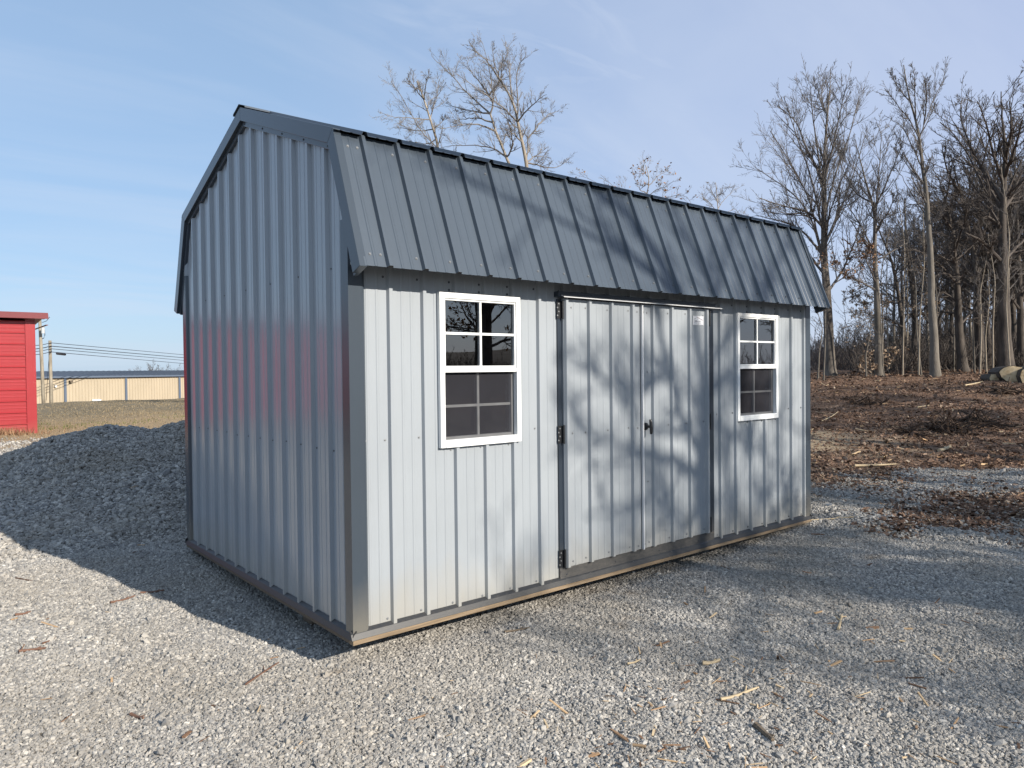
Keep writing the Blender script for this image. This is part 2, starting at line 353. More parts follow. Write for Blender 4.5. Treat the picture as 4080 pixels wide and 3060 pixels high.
def gravel():
    rg = np.random.default_rng(3); out = []
    def lay(n, r0, r1, size, spread):
        # uniform by area inside the wedge of ground the picture shows (and a margin either side)
        r = np.sqrt(rg.uniform(r0*r0, r1*r1, n)); a = CYAW+rg.uniform(-rad(54), rad(54), n)
        x = CAM[0]+r*np.sin(a); y = CAM[1]+r*np.cos(a)
        g, b, s = masks(x, y); keep = rg.random(n) < np.clip(g*1.15, 0, 1)
        keep &= ~((x > .25) & (x < 4.7) & (y > .9) & (y < 2.9))
        x, y = x[keep], y[keep]; z = height(x, y); sz = size*np.exp(np.clip(rg.normal(0, spread, len(x)), -.9, .75))
        big = rg.random(len(x)) < .008; sz = np.where(big, sz*1.8, sz)
        pile = ((y > 4) & (y < 9) & (x < 5.5)); sz = np.where(pile, sz*1.45, sz)
        P = np.stack([x, y, z+sz*.12], 1); k = in_view(P, 1.06) | (rg.random(len(P)) < .45); out.append((P[k], sz[k]))
    lay(820000, 1.2, 7.5, .0128, .34)
    lay(420000, 7.5, 14, .020, .34)
    lay(115000, 14, 25, .036, .3)
    P = np.vstack([o[0] for o in out]); sz = np.concatenate([o[1] for o in out]); n = len(P)
    rot = np.stack([rg.normal(0, .5, n), rg.normal(0, .5, n), rg.uniform(0, 6.28, n)], 1)
    scl = sz[:, None]*np.stack([rg.uniform(.95, 1.5, n), rg.uniform(.75, 1.1, n), rg.uniform(.6, .95, n)], 1)
    scatter_object('gravel', P, rot, scl, [('stone', 1, 1), ('stone', 2, 1), ('stone', 3, 1), ('stone', 4, 2), ('stone', 5, 1), ('stone', 6, 2), ('stone', 7, 1)], M_stone,
                   'loose grey crushed gravel spread over the yard and heaped behind the shed', 'gravel')
gravel()
M_litter = mat('leaf_and_bark_litter', (.2, .12, .07), .9, .15)
_oi = N(M_litter, 'ShaderNodeObjectInfo')
LK(M_litter, ramp(M_litter, _oi.outputs['Random'], [(0, (.07, .045, .032)), (.3, (.135, .084, .058)), (.65, (.21, .132, .09)), (.9, (.28, .185, .128)), (.97, (.37, .265, .19)), (1, (.5, .39, .28))]), bsdf(M_litter).inputs['Base Color'])
M_chips = mat('split_wood_chips', (.5, .36, .2), .85, .2)
_oi = N(M_chips, 'ShaderNodeObjectInfo')
LK(M_chips, ramp(M_chips, _oi.outputs['Random'], [(0, (.10, .06, .04)), (.35, (.24, .14, .085)), (.7, (.45, .3, .17)), (1, (.62, .48, .3))]), bsdf(M_chips).inputs['Base Color'])
def litter():
    rg = np.random.default_rng(5)
    n = 260000; r = 5.5*np.power(42/5.5, rg.random(n)); a = CYAW+rg.uniform(rad(8), rad(42), n)
    x = CAM[0]+r*np.sin(a); y = CAM[1]+r*np.cos(a); g, b, s = masks(x, y); k = (rg.random(n) < b*.42) & (x > 4.95)
    x, y, r = x[k], y[k], r[k]; n = len(x); z = height(x, y); sz = (.019+.0010*r)*np.exp(rg.normal(0, .35, n))
    P = np.stack([x, y, z+sz*.25], 1)
    scl = .8*sz[:, None]*np.stack([rg.uniform(.9, 1.8, n), rg.uniform(.5, 1.1, n), rg.uniform(.3, .8, n)], 1)
    rot = np.stack([rg.normal(0, .45, n), rg.normal(0, .45, n), rg.uniform(0, 6.28, n)], 1)
    scatter_object('leaf_litter', P, rot, scl, [('leaf', 1, 0), ('leaf', 2, 0), ('stone', 3, 1), ('leaf', 4, 0)], M_litter, 'brown leaf litter, bark bits and clods over the cleared ground', 'leaf litter')
    n = 14000; r = 3*np.power(36/3, rg.random(n)); a = CYAW+rg.uniform(rad(-36), rad(38), n)
    x = CAM[0]+r*np.sin(a); y = CAM[1]+r*np.cos(a); g, b, s = masks(x, y)
    cl = np.exp(-(((x-.9)/.9)**2+((y+1.6)/.6)**2))*.22+sst(.3, .7, fbm(x, y, 1.1, 3, 77))*.035*(x > .2)+.008
    k = (rg.random(n) < np.where(b > .4, .55, cl*g*2)) & ~((x > -.1) & (x < 5) & (y > -.1) & (y < 3.2)) & (s < .5)
    x, y, r = x[k], y[k], r[k]; n = len(x); z = height(x, y); sz = (.016+.003*r)*np.exp(rg.normal(0, .5, n))
    P = np.stack([x, y, z+.012+.01*(r > 12)], 1)
    rot = np.stack([rg.normal(0, .12, n), rg.normal(0, .2, n), rg.uniform(0, 6.28, n)], 1); scl = np.repeat(sz[:, None], 3, 1)
    scatter_object('wood_chips', P, rot, scl, [('chip', 1, (1.6, .16, .07)), ('chip', 2, (1.0, .18, .07)), ('chip', 3, (2.4, .10, .08)), ('chip', 4, (.8, .22, .08))], M_chips,
                   'pale and rusty wood chips and broken sticks strewn over gravel and soil', 'wood chips')
litter()

# ------------------------------------------------------------------ the grey shed
L, W, HE = 4.903, 3.056, 2.036
P_ = .2286
RY0, RZ0 = -.201, 2.02      # lower edge of the roof
BY0, BZ0 = .101, 2.80       # break of the gambrel
RZ = 3.312                  # ridge
def profile(a, b, first, h=.0215):
    """(s, depth) points of ribbed steel sheet from a to b; first = left foot of one rib"""
    pts = {}
    k = int(math.floor((a-first)/P_))-1
    while first+k*P_ < b+P_:
        s = first+k*P_
        for d, y in ((0, 0), (.0085, h), (.030, h), (.042, 0)): pts[s+d] = y
        for c in (.103, .166):
            for d, y in ((-.010, 0), (-.006, .0022), (.006, .0022), (.010, 0)): pts[s+c+d] = y
        k += 1
    xs = sorted(pts); ys = [pts[x] for x in xs]
    res = [(x, y) for x, y in zip(xs, ys) if a < x < b]
    return [(a, float(np.interp(a, xs, ys)))]+res+[(b, float(np.interp(b, xs, ys)))], xs, ys
def sheet(a, b, first, lo, hi, place, holes=(), h=.0215):
    """ribbed sheet; lo(s), hi(s) give its lower and upper edges; place(s, depth, t)->xyz; holes = (s0, s1, t0, t1)"""
    pr, xs, ys = profile(a, b, first, h)
    S_ = sorted(set([p[0] for p in pr]+[x for hh in holes for x in hh[:2] if a < x < b]))
    B = MB()
    for s0, s1 in zip(S_, S_[1:]):
        m = (s0+s1)/2; d0 = float(np.interp(s0, xs, ys)); d1 = float(np.interp(s1, xs, ys))
        cuts = sorted([(t0, t1) for (h0, h1, t0, t1) in holes if h0 < m < h1]); segs = []; cur = None
        for t0, t1 in cuts: segs.append((cur, t0)); cur = t1
        segs.append((cur, None))
        for t0, t1 in segs:
            a0 = lo(s0) if t0 is None else t0; a1 = lo(s1) if t0 is None else t0
            b0 = hi(s0) if t1 is None else t1; b1 = hi(s1) if t1 is None else t1
            B.add([place(s0, d0, a0), place(s1, d1, a1), place(s1, d1, b1), place(s0, d0, b0)], [(0, 1, 2, 3)])
    return B
def solid(o, t=.0012):
    m = o.modifiers.new('gauge', 'SOLIDIFY'); m.thickness = t; m.offset = 0; return o
shed = thing('storage_shed', 'grey metal gambrel-roof shed with white windows and double doors on gravel', 'shed', (0, 0, 0))
WIN = [(.575, 1.211, .987, 1.930), (3.682, 4.335, .987, 1.935)]
holes = [(a+.02, b-.02, c+.02, d-.02) for a, b, c, d in WIN]+[(1.57, 3.345, -.01, 1.945)]
f0 = .228
solid(sheet(.03, 4.87, f0, lambda s: .0, lambda s: 2.42, lambda s, d, t: (s, -d, t), holes).obj('front_wall', M_wall, shed))
sheet(.03, 4.87, f0, lambda s: .0, lambda s: 2.42, lambda s, d, t: (s, W+d, t)).obj('back_wall', M_gable, shed)
def gtop(y, off=.03):
    y = W/2-abs(W/2-y)
    if y < BY0: return RZ0+(y-RY0)*(BZ0-RZ0)/(BY0-RY0)-off
    return BZ0+(y-BY0)*(RZ-BZ0)/(W/2-BY0)-off
solid(sheet(.02, W-.02, .243, lambda s: 0., gtop, lambda s, d, t: (-d, s, t)).obj('gable_wall', M_gable, shed))
sheet(.02, W-.02, .243, lambda s: 0., gtop, lambda s, d, t: (4.9+d, s, t)).obj('gable_wall', M_gable, shed)
# roof sheets
sl = math.hypot(BY0-RY0, BZ0-RZ0); ny, nz_ = -(BZ0-RZ0)/sl, (BY0-RY0)/sl
X0, X1 = -.042, 4.94
def low_place(side):
    def f(s, d, t):
        y = RY0+(BY0-RY0)*t+ny*d; z = RZ0+(BZ0-RZ0)*t+nz_*d
        return (s, y if side > 0 else W-y, z)
    return f
ul = math.hypot(W/2-BY0, RZ-BZ0); uy, uz = -(RZ-BZ0)/ul, (W/2-BY0)/ul
def up_place(side):
    def f(s, d, t):
        y = BY0+(W/2-BY0)*t+uy*d; z = BZ0+.014+(RZ-BZ0)*t+uz*d
        return (s, y if side > 0 else W-y, z)
    return f
for sd in (1, -1):
    solid(sheet(X0, X1, .118, lambda s: 0, lambda s: 1.0, low_place(sd)).obj('roof_panel', M_roof, shed), .0015)
    solid(sheet(X0, X1, .118, lambda s: -.028, lambda s: 1.0, up_place(sd)).obj('roof_panel', M_roof, shed), .0015)
rc = MB()
for sd in (1, -1):
    w = .115; Y = lambda y: W/2+sd*(y-W/2)
    zz = lambda y: BZ0+.040+(y-BY0)*(RZ-BZ0)/(W/2-BY0)
    V = []
    for x in (X0-.012, X1+.012): V += [(x, Y(W/2), zz(W/2)), (x, Y(W/2-w), zz(W/2-w)), (x, Y(W/2-w-.004), zz(W/2-w)-.014), (x, Y(W/2-w), zz(W/2-w)-.003), (x, Y(W/2), zz(W/2)-.003)]
    rc.add(V, [(0, 1, 6, 5), (1, 2, 7, 6), (2, 3, 8, 7), (3, 4, 9, 8), (0, 4, 3, 2, 1), (5, 6, 7, 8, 9)])
rc.obj('ridge_cap', M_roof, shed)
# rake trim: a folded box along both gables
def offs(pts, w):
    out = []
    for i, p in enumerate(pts):
        ns = []
        for a, b in ((i-1, i), (i, i+1)):
            if a >= 0 and b < len(pts):
                d = np.array(pts[b])-np.array(pts[a]); d = d/np.linalg.norm(d); ns.append(np.array([d[1], -d[0]]))
        n = sum(ns); n = n/np.linalg.norm(n); k = 1/max(.5, float(n@ns[0])); out.append(tuple(np.array(p)+n*w*k))
    return out
path = [(RY0-.004, RZ0-.005), (BY0-.012, BZ0+.016), (W/2, RZ+.02), (W-BY0+.012, BZ0+.016), (W-RY0+.004, RZ0-.005)]
inn = offs(path, .088); inn2 = offs(path, .122); out1 = offs(path, .0)
for gx, sgn in ((0.0, -1), (4.9, 1)):
    fx = -.046 if sgn < 0 else 4.946
    for i in range(4):
        b = MB(); q = [out1[i], out1[i+1], inn[i+1], inn[i]]
        b.prism(q, 0, min(fx, gx), max(fx, gx)); q2 = [inn[i], inn[i+1], inn2[i+1], inn2[i]]
        b.prism(q2, 0, *((-.0235, .0) if sgn < 0 else (4.9, 4.9235)))
        b.obj('rake_trim', M_trim, shed, bevel=.002)
# boxed eave ends and soffits
for Y in (lambda y: y, lambda y: W-y):
    b = MB(); pts = [(-.045, 2.03), (.0, 2.03), (.0, 2.40)]
    for x0, x1 in ((-.006, .0), (4.9, 4.906)): MB().prism([(Y(p[0]), p[1]) for p in [(-.165, 2.045), (.0, 2.045), (.0, 2.48)]], 0, x0, x1).obj('eave_end', M_white, shed)
    b = MB(); y0, y1 = sorted((Y(-.18), Y(-.022))); b.box((.0, y0, 2.055), (4.9, y1, 2.075)); b.obj('soffit', M_dwood, shed)
# corner trims
def corner(name, X, Y, mt=M_trim):
    b = MB(); t = .0225
    pr = [(.088, .001), (.074, t-.006), (.062, t), (-t, t), (-t, -.062), (-(t-.006), -.074), (-.001, -.088)]
    o_ = [(p[0], -p[1]) for p in pr]; n = len(o_); V = [(X(p[0]), Y(p[1]), z) for z in (.0, 2.30) for p in o_]
    b.add(V, [(i, i+1, n+i+1, n+i) for i in range(n-1)]); b.obj(name, mt, shed)
corner('corner_trim', lambda x: x, lambda y: y); corner('corner_trim', lambda x: 4.9-x, lambda y: y)
corner('corner_trim', lambda x: x, lambda y: W-y); corner('corner_trim', lambda x: 4.9-x, lambda y: W-y)
# flared base flashing, rim boards, skids, floor
def flare(a, b, f):
    pr = [(.004, .016), (.024, -.002), (.036, -.033), (.033, -.035), (.020, -.006), (.0, .010)]
    B = MB(); n = len(pr); V = [f(s, p) for s in (a, b) for p in pr]
    B.add(V, [(i, (i+1) % n, n+(i+1) % n, n+i) for i in range(n)]+[tuple(range(n))[::-1], tuple(range(n, 2*n))]); return B
flare(-.036, 4.936, lambda s, p: (s, -p[0], p[1])).obj('base_flashing', M_rail, shed)
flare(-.036, 4.936, lambda s, p: (s, W+p[0], p[1])).obj('base_flashing', M_rail, shed)
flare(-.03, W+.03, lambda s, p: (-p[0]-.001, s, p[1]-.001)).obj('base_flashing', M_rail, shed)
flare(-.03, W+.03, lambda s, p: (4.901+p[0], s, p[1]-.001)).obj('base_flashing', M_rail, shed)
MB().box((-.026, -.028, -.064), (4.926, .02, -.0335)).obj('rim_board', M_wood, shed, bevel=.003)
MB().box((-.026, W-.02, -.063), (4.926, W+.027, -.034)).obj('rim_board', M_dwood, shed)
MB().box((-.0255, .0205, -.062), (.02, W-.0205, -.034)).obj('rim_board', M_dwood, shed)
MB().box((4.88, .0205, -.062), (4.9255, W-.0205, -.034)).obj('rim_board', M_dwood, shed)
MB().box((.021, .021, -.03), (4.879, W-.021, .02)).obj('floor', M_dwood, shed)
for y in (.84, 2.2): MB().box((.12, y, -.235), (4.78, y+.14, -.0635)).obj('skid', M_dwood, shed, bevel=.006)
# windows
for wi, (x0, x1, z0, z1) in enumerate(WIN):
    fr_ = MB(); fw = .035; yf, yb = -.030, .06
    fr_.box((x0, yf, z0), (x0+fw, yb, z1)); fr_.box((x1-fw, yf, z0), (x1, yb, z1))
    fr_.box((x0+fw, yf+.001, z1-fw), (x1-fw, yb, z1)); fr_.box((x0+fw, yf-.004, z0), (x1-fw, yb, z0+.046))
    zm = z0+.475
    fr_.box((x0+fw, yf+.004, zm-.018), (x1-fw, .045, zm+.008))
    w = fr_.obj('window', M_white, shed, bevel=.0025)
    a, b = x0+fw, x1-fw; c = (a+b)/2
    st = MB(); e = .012
    for p, q in (((a, -.021, zm+.010), (a+e, .02, z1-fw)), ((b-e, -.021, zm+.010), (b, .02, z1-fw)), ((a+e, -.0205, z1-fw-e), (b-e, .02, z1-fw)), ((a+e, -.0205, zm+.010), (b-e, .02, zm+.010+e))): st.box(p, q)
    e2 = .020
    for p, q in (((a, .008, z0+.046), (a+e2, .05, zm-.022)), ((b-e2, .008, z0+.046), (b, .05, zm-.022)), ((a+e2, .0085, z0+.046), (b-e2, .05, z0+.046+.016))): st.box(p, q)
    st.obj('sash', M_white, w, bevel=.002)
    mu = MB(); zc = (zm+.010+z1-fw)/2
    mu.box((c-.0075, -.016, zm+.018), (c+.0075, -.003, z1-fw-.005)); mu.box((a+e, -.0155, zc-.0075), (b-e, -.0035, zc+.0075)); mu.obj('muntin', M_white, w)
    mu = MB(); zc = (z0+.046+zm-.022)/2
    mu.box((c-.008, .018, z0+.05), (c+.008, .03, zm-.022)); mu.box((a+.02, .0185, zc-.008), (b-.02, .0295, zc+.008)); mu.obj('muntin', M_white, w)
    MB().box((a+.003, -.0025, zm+.012), (b-.003, .0015, z1-fw-.002)).obj('pane', M_glass, w)
    MB().box((a+.003, .033, z0+.048), (b-.003, .037, zm-.024)).obj('pane', M_glass, w)
    MB().add([(a, .006, z0+.046), (b, .006, z0+.046), (b, .006, zm-.022), (a, .006, zm-.022)], [(0, 1, 2, 3)]).obj('screen', M_screen, w)
    for xs in (x0-.012, x1-.055): MB().box((xs, .066, .03), (xs+.04, .15, 2.4)).obj('stud', M_stud, shed)
for xs in (1.52, 2.2, 2.9, 3.36): MB().box((xs, W-.12, .03), (xs+.04, W-.03, 2.4)).obj('stud', M_stud, shed)
# door surround
for xa, xb in ((1.558, 1.606), (3.275, 3.352)): MB().box((xa, -.012, .078), (xb, .03, 1.94)).obj('door_frame', M_jamb, shed, bevel=.002)
b = MB(); b.box((1.558, -.016, -.001), (3.346, .03, .077)); b.obj('threshold', M_sill, shed, bevel=.003)
b = MB(); b.box((1.535, -.050, 1.951), (3.332, .0, 1.99)); b.obj('door_header', M_jamb, shed, bevel=.002)
b = MB(); b.prism([(-.051, 1.966), (-.078, 1.953), (-.078, 1.948), (-.051, 1.961)], 0, 1.56, 3.387); b.obj('drip_flashing', M_edge, shed)
MB().box((1.607, .022, .078), (3.283, .028, 1.95)).obj('door_backing', M_dwood, shed)
# doors
def screws(B, pts, r=.006, ax=1, sgn=-1, dome=.0045):
    for p in pts:
        p = np.array(p, float); V = []; n = 6
        u = np.zeros(3); u[(ax+1) % 3] = 1; w_ = np.zeros(3); w_[(ax+2) % 3] = 1; d = np.zeros(3); d[ax] = sgn
        for k, (rr, h) in enumerate(((r*1.35, 0), (r*1.3, .0012), (r*.75, .0016), (r*.7, dome))):
            V += [p+d*h+rr*(math.cos(2*math.pi*i/n)*u+math.sin(2*math.pi*i/n)*w_) for i in range(n)]
        B.add(V, [(k*n+i, k*n+(i+1) % n, (k+1)*n+(i+1) % n, (k+1)*n+i) for k in range(3) for i in range(n)]+[tuple(range(3*n, 4*n))])
SCREWS = {}
def screw_obj(parent, p, r, ax, sgn, m, name='screw'):
    key = (round(r, 5), ax, sgn, m.name)
    if key not in SCREWS:
        b_2 = MB(); screws(b_2, [(0, 0, 0)], r, ax, sgn); SCREWS[key] = mesh('screw', b_2.v, b_2.f, m)
    return link(name, SCREWS[key], parent, tuple(p))
DZ0, DZ1 = .082, 1.942
for di, (a, b_, fst) in enumerate(((1.598, 2.392, 1.600), (2.404, 3.272, 2.521))):
    door = solid(sheet(a, b_, fst, lambda s: DZ0, lambda s: DZ1, lambda s, d, t: (s, -.026-d, t)).obj('door', M_wall, shed))
    e = MB()
    for x in (a, b_-.004): e.box((x, -.026, DZ0), (x+.004, -.002, DZ1))
    e.box((a+.004, -.0255, DZ0), (b_-.004, -.002, DZ0+.004)); e.obj('door_edge', M_wall, door)
    cs = [fst-.021+P_*k for k in range(1, 5) if a < fst-.021+P_*k < b_-.005]+[a+.075]*(di == 0)+[b_-.030]*(di == 0)+[a+.04, a+.075]*(di == 1)
    for zz in (1.885, 1.009, .115):
        for c in cs: screw_obj(door, (c+rng.normal(0, .004), -.0272, zz+rng.normal(0, .004)), .006, 1, -1, M_screw)
    for zz in (1.43, .589):
        if di == 1: screw_obj(door, (a+.075, -.0272, zz), .006, 1, -1, M_screw)
    hx = a-.030 if di == 0 else b_+.018
    for z0 in (1.806, .946, .084):
        h = MB(); h.box((hx-.016, -.0155, z0), (hx+.014, -.0125, z0+.122))
        kx = a-.006 if di == 0 else b_+.006
        h.tube([(kx, -.031, z0-.004), (kx, -.031, z0+.126)], .006, 8)
        h.box((min(kx, kx+(.006 if di else -.006)), -.030, z0+.002), (max(kx, kx+(.006 if di else -.006)), -.0155, z0+.12))
        ho = h.obj('hinge', M_black, door)
        for k in range(4): screw_obj(ho, (hx-.012+.012*(k % 2), -.0158, z0+.02+k*.027), .0045, 1, -1, M_screw, 'bolt')
    if di == 1:
        ast = MB(); ast.box((a-.004, -.050, DZ0-.003), (a+.009, -.028, DZ1-.004)); ast.obj('astragal', M_edge, door, bevel=.002)
        hd = MB(); cx_, cz_ = 2.453, 1.014
        hd.tube([(cx_, -.026, cz_), (cx_, -.036, cz_), (cx_, -.040, cz_)], [.030, .028, .018], 16)
        hd.tube([(cx_, -.036, cz_), (cx_, -.050, cz_), (cx_, -.078, cz_)], [.018, .011, .011], 12)
        hd.tube([(cx_-.004, -.079, cz_+.056), (cx_-.003, -.082, cz_+.04), (cx_, -.084, cz_), (cx_+.003, -.082, cz_-.04), (cx_+.004, -.079, cz_-.056)], [.009, .012, .014, .012, .009], 10)
        hd.obj('handle', M_black, door, smooth=False, bevel=.001)
        # name plate: house outline, word and two small lines
        pl = MB(); px0, px1, pz0, pz1, yy = 3.050, 3.190, 1.808, 1.882, -.0315
        pl.box((px0, yy, pz0), (px1, -.027, pz1))
        def stroke(u0, v0, u1, v1, t=.0016, mi=1):
            A = np.array([px0+(px1-px0)*u0, pz0+(pz1-pz0)*v0]); B_ = np.array([px0+(px1-px0)*u1, pz0+(pz1-pz0)*v1]); d = (B_-A)/np.linalg.norm(B_-A); n_ = np.array([-d[1], d[0]])*t/2
            c4 = [A+n_, B_+n_, B_-n_, A-n_]; pl.add([(p[0], yy-.0006, p[1]) for p in c4][::-1], [(0, 1, 2, 3)], mi)
        for s_ in ((.09, .62, .12, .69), (.12, .69, .33, .72), (.16, .70, .34, .88), (.09, .62, .10, .22), (.10, .21, .36, .21), (.36, .21, .36, .42), (.27, .32, .46, .76)): stroke(*s_)
        stroke(.34, .88, .93, .55, .0034, 2)
        for s_ in ((.05, .07, .95, .045), (.05, .07, .04, .94), (.04, .94, .95, .92), (.95, .92, .95, .045)): stroke(*s_, t=.0007)
        txt = []
        def word(body, u, v, size, shear=0.0):
            fc = bpy.data.curves.new('lettering', 'FONT'); fc.body = body; fc.size = size; fc.shear = shear; fc.resolution_u = 2
            fo = bpy.data.objects.new('lettering', fc); COL.objects.link(fo); dg = bpy.context.evaluated_depsgraph_get()
            tm = bpy.data.meshes.new_from_object(fo.evaluated_get(dg)); vs = [(px0+(px1-px0)*u+p.co.x, yy-.0007, pz0+(pz1-pz0)*v+p.co.y) for p in tm.vertices]
            pl.add(vs, [tuple(p.vertices) for p in tm.polygons], 1); bpy.data.objects.remove(fo); bpy.data.curves.remove(fc); bpy.data.meshes.remove(tm)
        word('W', .11, .27, .030, .35); word('atson', .37, .32, .021, .1); word('931-729-5385', .42, .18, .0065); word('watsonbarns.net', .26, .09, .0065)
        so = pl.obj('name_plate', [M_plate, M_ink, M_redink], door)
        so['label'] = 'small white plate with a house outline and the word Watson'
# fasteners of walls, trims and roof
SL = []
class _C:
    def __init__(s, m): s.m = m
B = _C(M_screw); D = _C(M_dscrew); G_ = _C(mat('grey_roof_screw_heads', (.13, .14, .155), .5))
_mesh_screws = screws
def screws(C_, pts, r=.006, ax=1, sgn=-1):
    for p in pts: SL.append((C_.m, tuple(map(float, p)), r, ax, sgn))
for k in range(22):
    x = f0-.021+k*P_
    if .05 < x < 4.85:
        inw = [a-.02 < x < b+.02 for a, b, *_ in WIN]; ind = 1.5 < x < 3.4
        if not ind:
            screws(B, [(x, -.0015, .03+rng.normal(0, .003))])
            if not any(inw): screws(B, [(x, -.0015, 1.062)])
            else: screws(D, [(x, -.0015, 1.948)]); screws(B, [(x, -.0015, .972)])
        screws(D, [(x, -.0015, 1.995)])
screws(B, [(.078, -.008, .025), (.079, -.008, 1.065), (4.826, -.008, 1.065), (4.826, -.008, .025)])
for k in range(13):
    y = .243-.02+k*P_
    if .05 < y < 3: screws(D, [(-.0015, y, 1.0+rng.normal(0, .004))], .0045, 0, -1)
    if .05 < y < 3 and k % 2 == 0: screws(D, [(-.0015, y, 2.05)], .0045, 0, -1)
for i, (p, q) in enumerate(zip(inn2, inn2[1:])):
    n_ = 2 if i in (0, 3) else 4
    for k in range(n_+1):
        t = k/n_*.96+.02; c = np.array(p)*(1-t)+np.array(q)*t; c2 = np.array(inn[i])*(1-t)+np.array(inn[i+1])*t; c = (c+c2)/2; screws(D, [(-.0238, c[0], c[1])], .006, 0, -1)
for k in range(22):
    x = .118-.024+k*P_
    if x > X1-.03: continue
    for t in (.085, .90):
        y = RY0+(BY0-RY0)*t+ny*.002; z = RZ0+(BZ0-RZ0)*t+nz_*.002
        screws(B if k < 0 else G_, [(x, y-.001, z)], .0065)
screws(G_, [(.03, RY0+(BY0-RY0)*.085-.003, RZ0+(BZ0-RZ0)*.085), (.035, RY0+(BY0-RY0)*.9-.003, RZ0+(BZ0-RZ0)*.9)], .0065)
for x in np.arange(1.62, 3.3, .5): screws(D, [(x, -.0165, .03)], .005)
screws = _mesh_screws
SL.sort(key=lambda t: float(np.linalg.norm(np.array(t[1])-CAM)))
for m_, p, r, ax, sgn in SL[:100]: screw_obj(shed, p, r, ax, sgn, m_)
b = MB()
for m_, p, r, ax, sgn in SL[100:]: screws(b, [p], r, ax, sgn)
o = b.obj('small_screws', M_dscrew, shed); o['kind'] = 'stuff'

# ------------------------------------------------------------------ the red metal building on the left
M_red = painted('red_siding', (.33, .034, .040), .27, .1, .05)
M_redroof = painted('dark_red_trim', (.16, .02, .026), .35, 0, .05)
red = thing('red_metal_building', 'red metal building with horizontal ribbed siding at the left edge', 'building', (-4, 21.5, -.1))
RX0, RX1, RY_, RH = -10.2, .83, 19.9, 2.97
gz = H(.8, 19.9)-.05
def hsheet(a, b, place):
    """ribs running horizontally"""
    B_ = MB(); pts = []; z = gz
    while z < RH:
        for d, y in ((0, 0), (.006, .028), (.020, .028), (.046, 0), (.125, 0), (.129, .008), (.140, .008), (.156, 0), (.215, 0), (.219, .008), (.230, .008), (.246, 0)): pts.append((z+d, y))
        z += .305
    pts = [p for p in pts if p[0] <= RH]
    for (z0, d0), (z1, d1) in zip(pts, pts[1:]): B_.add([place(a, d0, z0), place(b, d0, z0), place(b, d1, z1), place(a, d1, z1)], [(0, 1, 2, 3)])
    return B_
adopt(hsheet(RX0, RX1-.15, lambda s, d, z: (s, RY_-d, z)).obj('front_wall', M_red), red)
adopt(hsheet(RY_, RY_+4.2, lambda s, d, z: (RX1+d, s, z)).obj('side_wall', M_red), red)
adopt(MB().box((RX1-.20, RY_-.03, gz), (RX1+.03, RY_+.1, RH)).obj('corner_trim', M_red, bevel=.004), red)
adopt(MB().box((RX0, RY_+.12, gz), (RX1-.1, RY_+4.2, RH-.05)).obj('inner_shell', M_redroof), red)
rb = MB(); rb.prism([(RY_-.30, RH+.13), (RY_-.30, RH+.17), (RY_+4.5, RH-.1), (RY_+4.5, RH-.14)], 0, RX0-.3, RX1+.30); adopt(rb.obj('roof', M_redroof), red)
rb = MB(); rb.box((RX0-.3, RY_-.31, RH+.01), (RX1+.305, RY_-.26, RH+.129)); rb.box((RX1+.25, RY_-.255, RH-.16), (RX1+.304, RY_+4.4, RH-.145)); rb.box((RX0, RY_-.255, RH+.015), (RX1+.25, RY_+.05, RH+.035)); adopt(rb.obj('eave_trim', M_redroof), red)

# ------------------------------------------------------------------ long tan building far left
M_tan = mat('tan_wall_panels', (.40, .335, .24), .6); vary(M_tan, (.40, .335, .24), .06, 1.5, (1, 1, .3))
M_blue = mat('slate_blue_trim', (.09, .12, .17), .5)
M_broof = mat('slate_blue_roof', (.085, .10, .125), .45)
tan = thing('long_tan_building', 'long low tan metal building with slate-blue roof and posts beyond the field', 'building', (10, 80, -1.5))
P0 = np.array([10.383, 80.769]); dr = np.array([math.cos(rad(17)), math.sin(rad(17))]); nb = np.array([-dr[1], dr[0]])
def TB(s, d, z): p = P0+dr*s+nb*d; return (p[0], p[1], z)
zt = 1.24
b = MB(); pts = []; s = -24.0
while s < 42:
    for d, y in ((0, 0), (.03, .04), (.10, .04), (.13, 0)): pts.append((s+d, y))
    s += .305
for (s0, d0), (s1, d1) in zip(pts, pts[1:]): b.add([TB(s0, -d0, -2.6), TB(s1, -d1, -2.6), TB(s1, -d1, zt), TB(s0, -d0, zt)], [(0, 1, 2, 3)])
adopt(b.obj('front_wall', M_tan), tan)
b = MB(); b.add([TB(-24, .05, -2.6), TB(-24, 16, -2.6), TB(-24, 16, zt), TB(-24, 8, zt+.6), TB(-24, .05, zt)], [(0, 1, 2, 3, 4)]); b.add([TB(42, .05, -2.6), TB(42, 16, -2.6), TB(42, 16, zt), TB(42, 8, zt+.6), TB(42, .05, zt)], [(0, 1, 2, 3, 4)]); adopt(b.obj('end_wall', M_tan), tan)
b = MB()
rs = [(-24.3+i*.61) for i in range(111)]
for i, s in enumerate(rs[:-1]):
    for sg, a0, a1 in ((1, -.3, 8), (1, 16.3, 8)):
        za = zt+.1+.0; zb_ = zt+.64
        b.add([TB(s, a0, za), TB(s+.54, a0, za), TB(s+.54, a1, zb_), TB(s, a1, zb_), TB(s+.57, a0, za+.05), TB(s+.57, a1, zb_+.05), TB(s+.61, a0, za), TB(s+.61, a1, zb_)], [(0, 1, 2, 3), (1, 4, 5, 2), (4, 6, 7, 5)])
adopt(b.obj('roof', M_broof), tan)
b = MB(); V = [TB(s, d, z) for s in (-24.3, 42.3) for d, z in ((-.32, zt-.06), (-.22, zt-.06), (-.22, zt+.11), (-.32, zt+.11))]
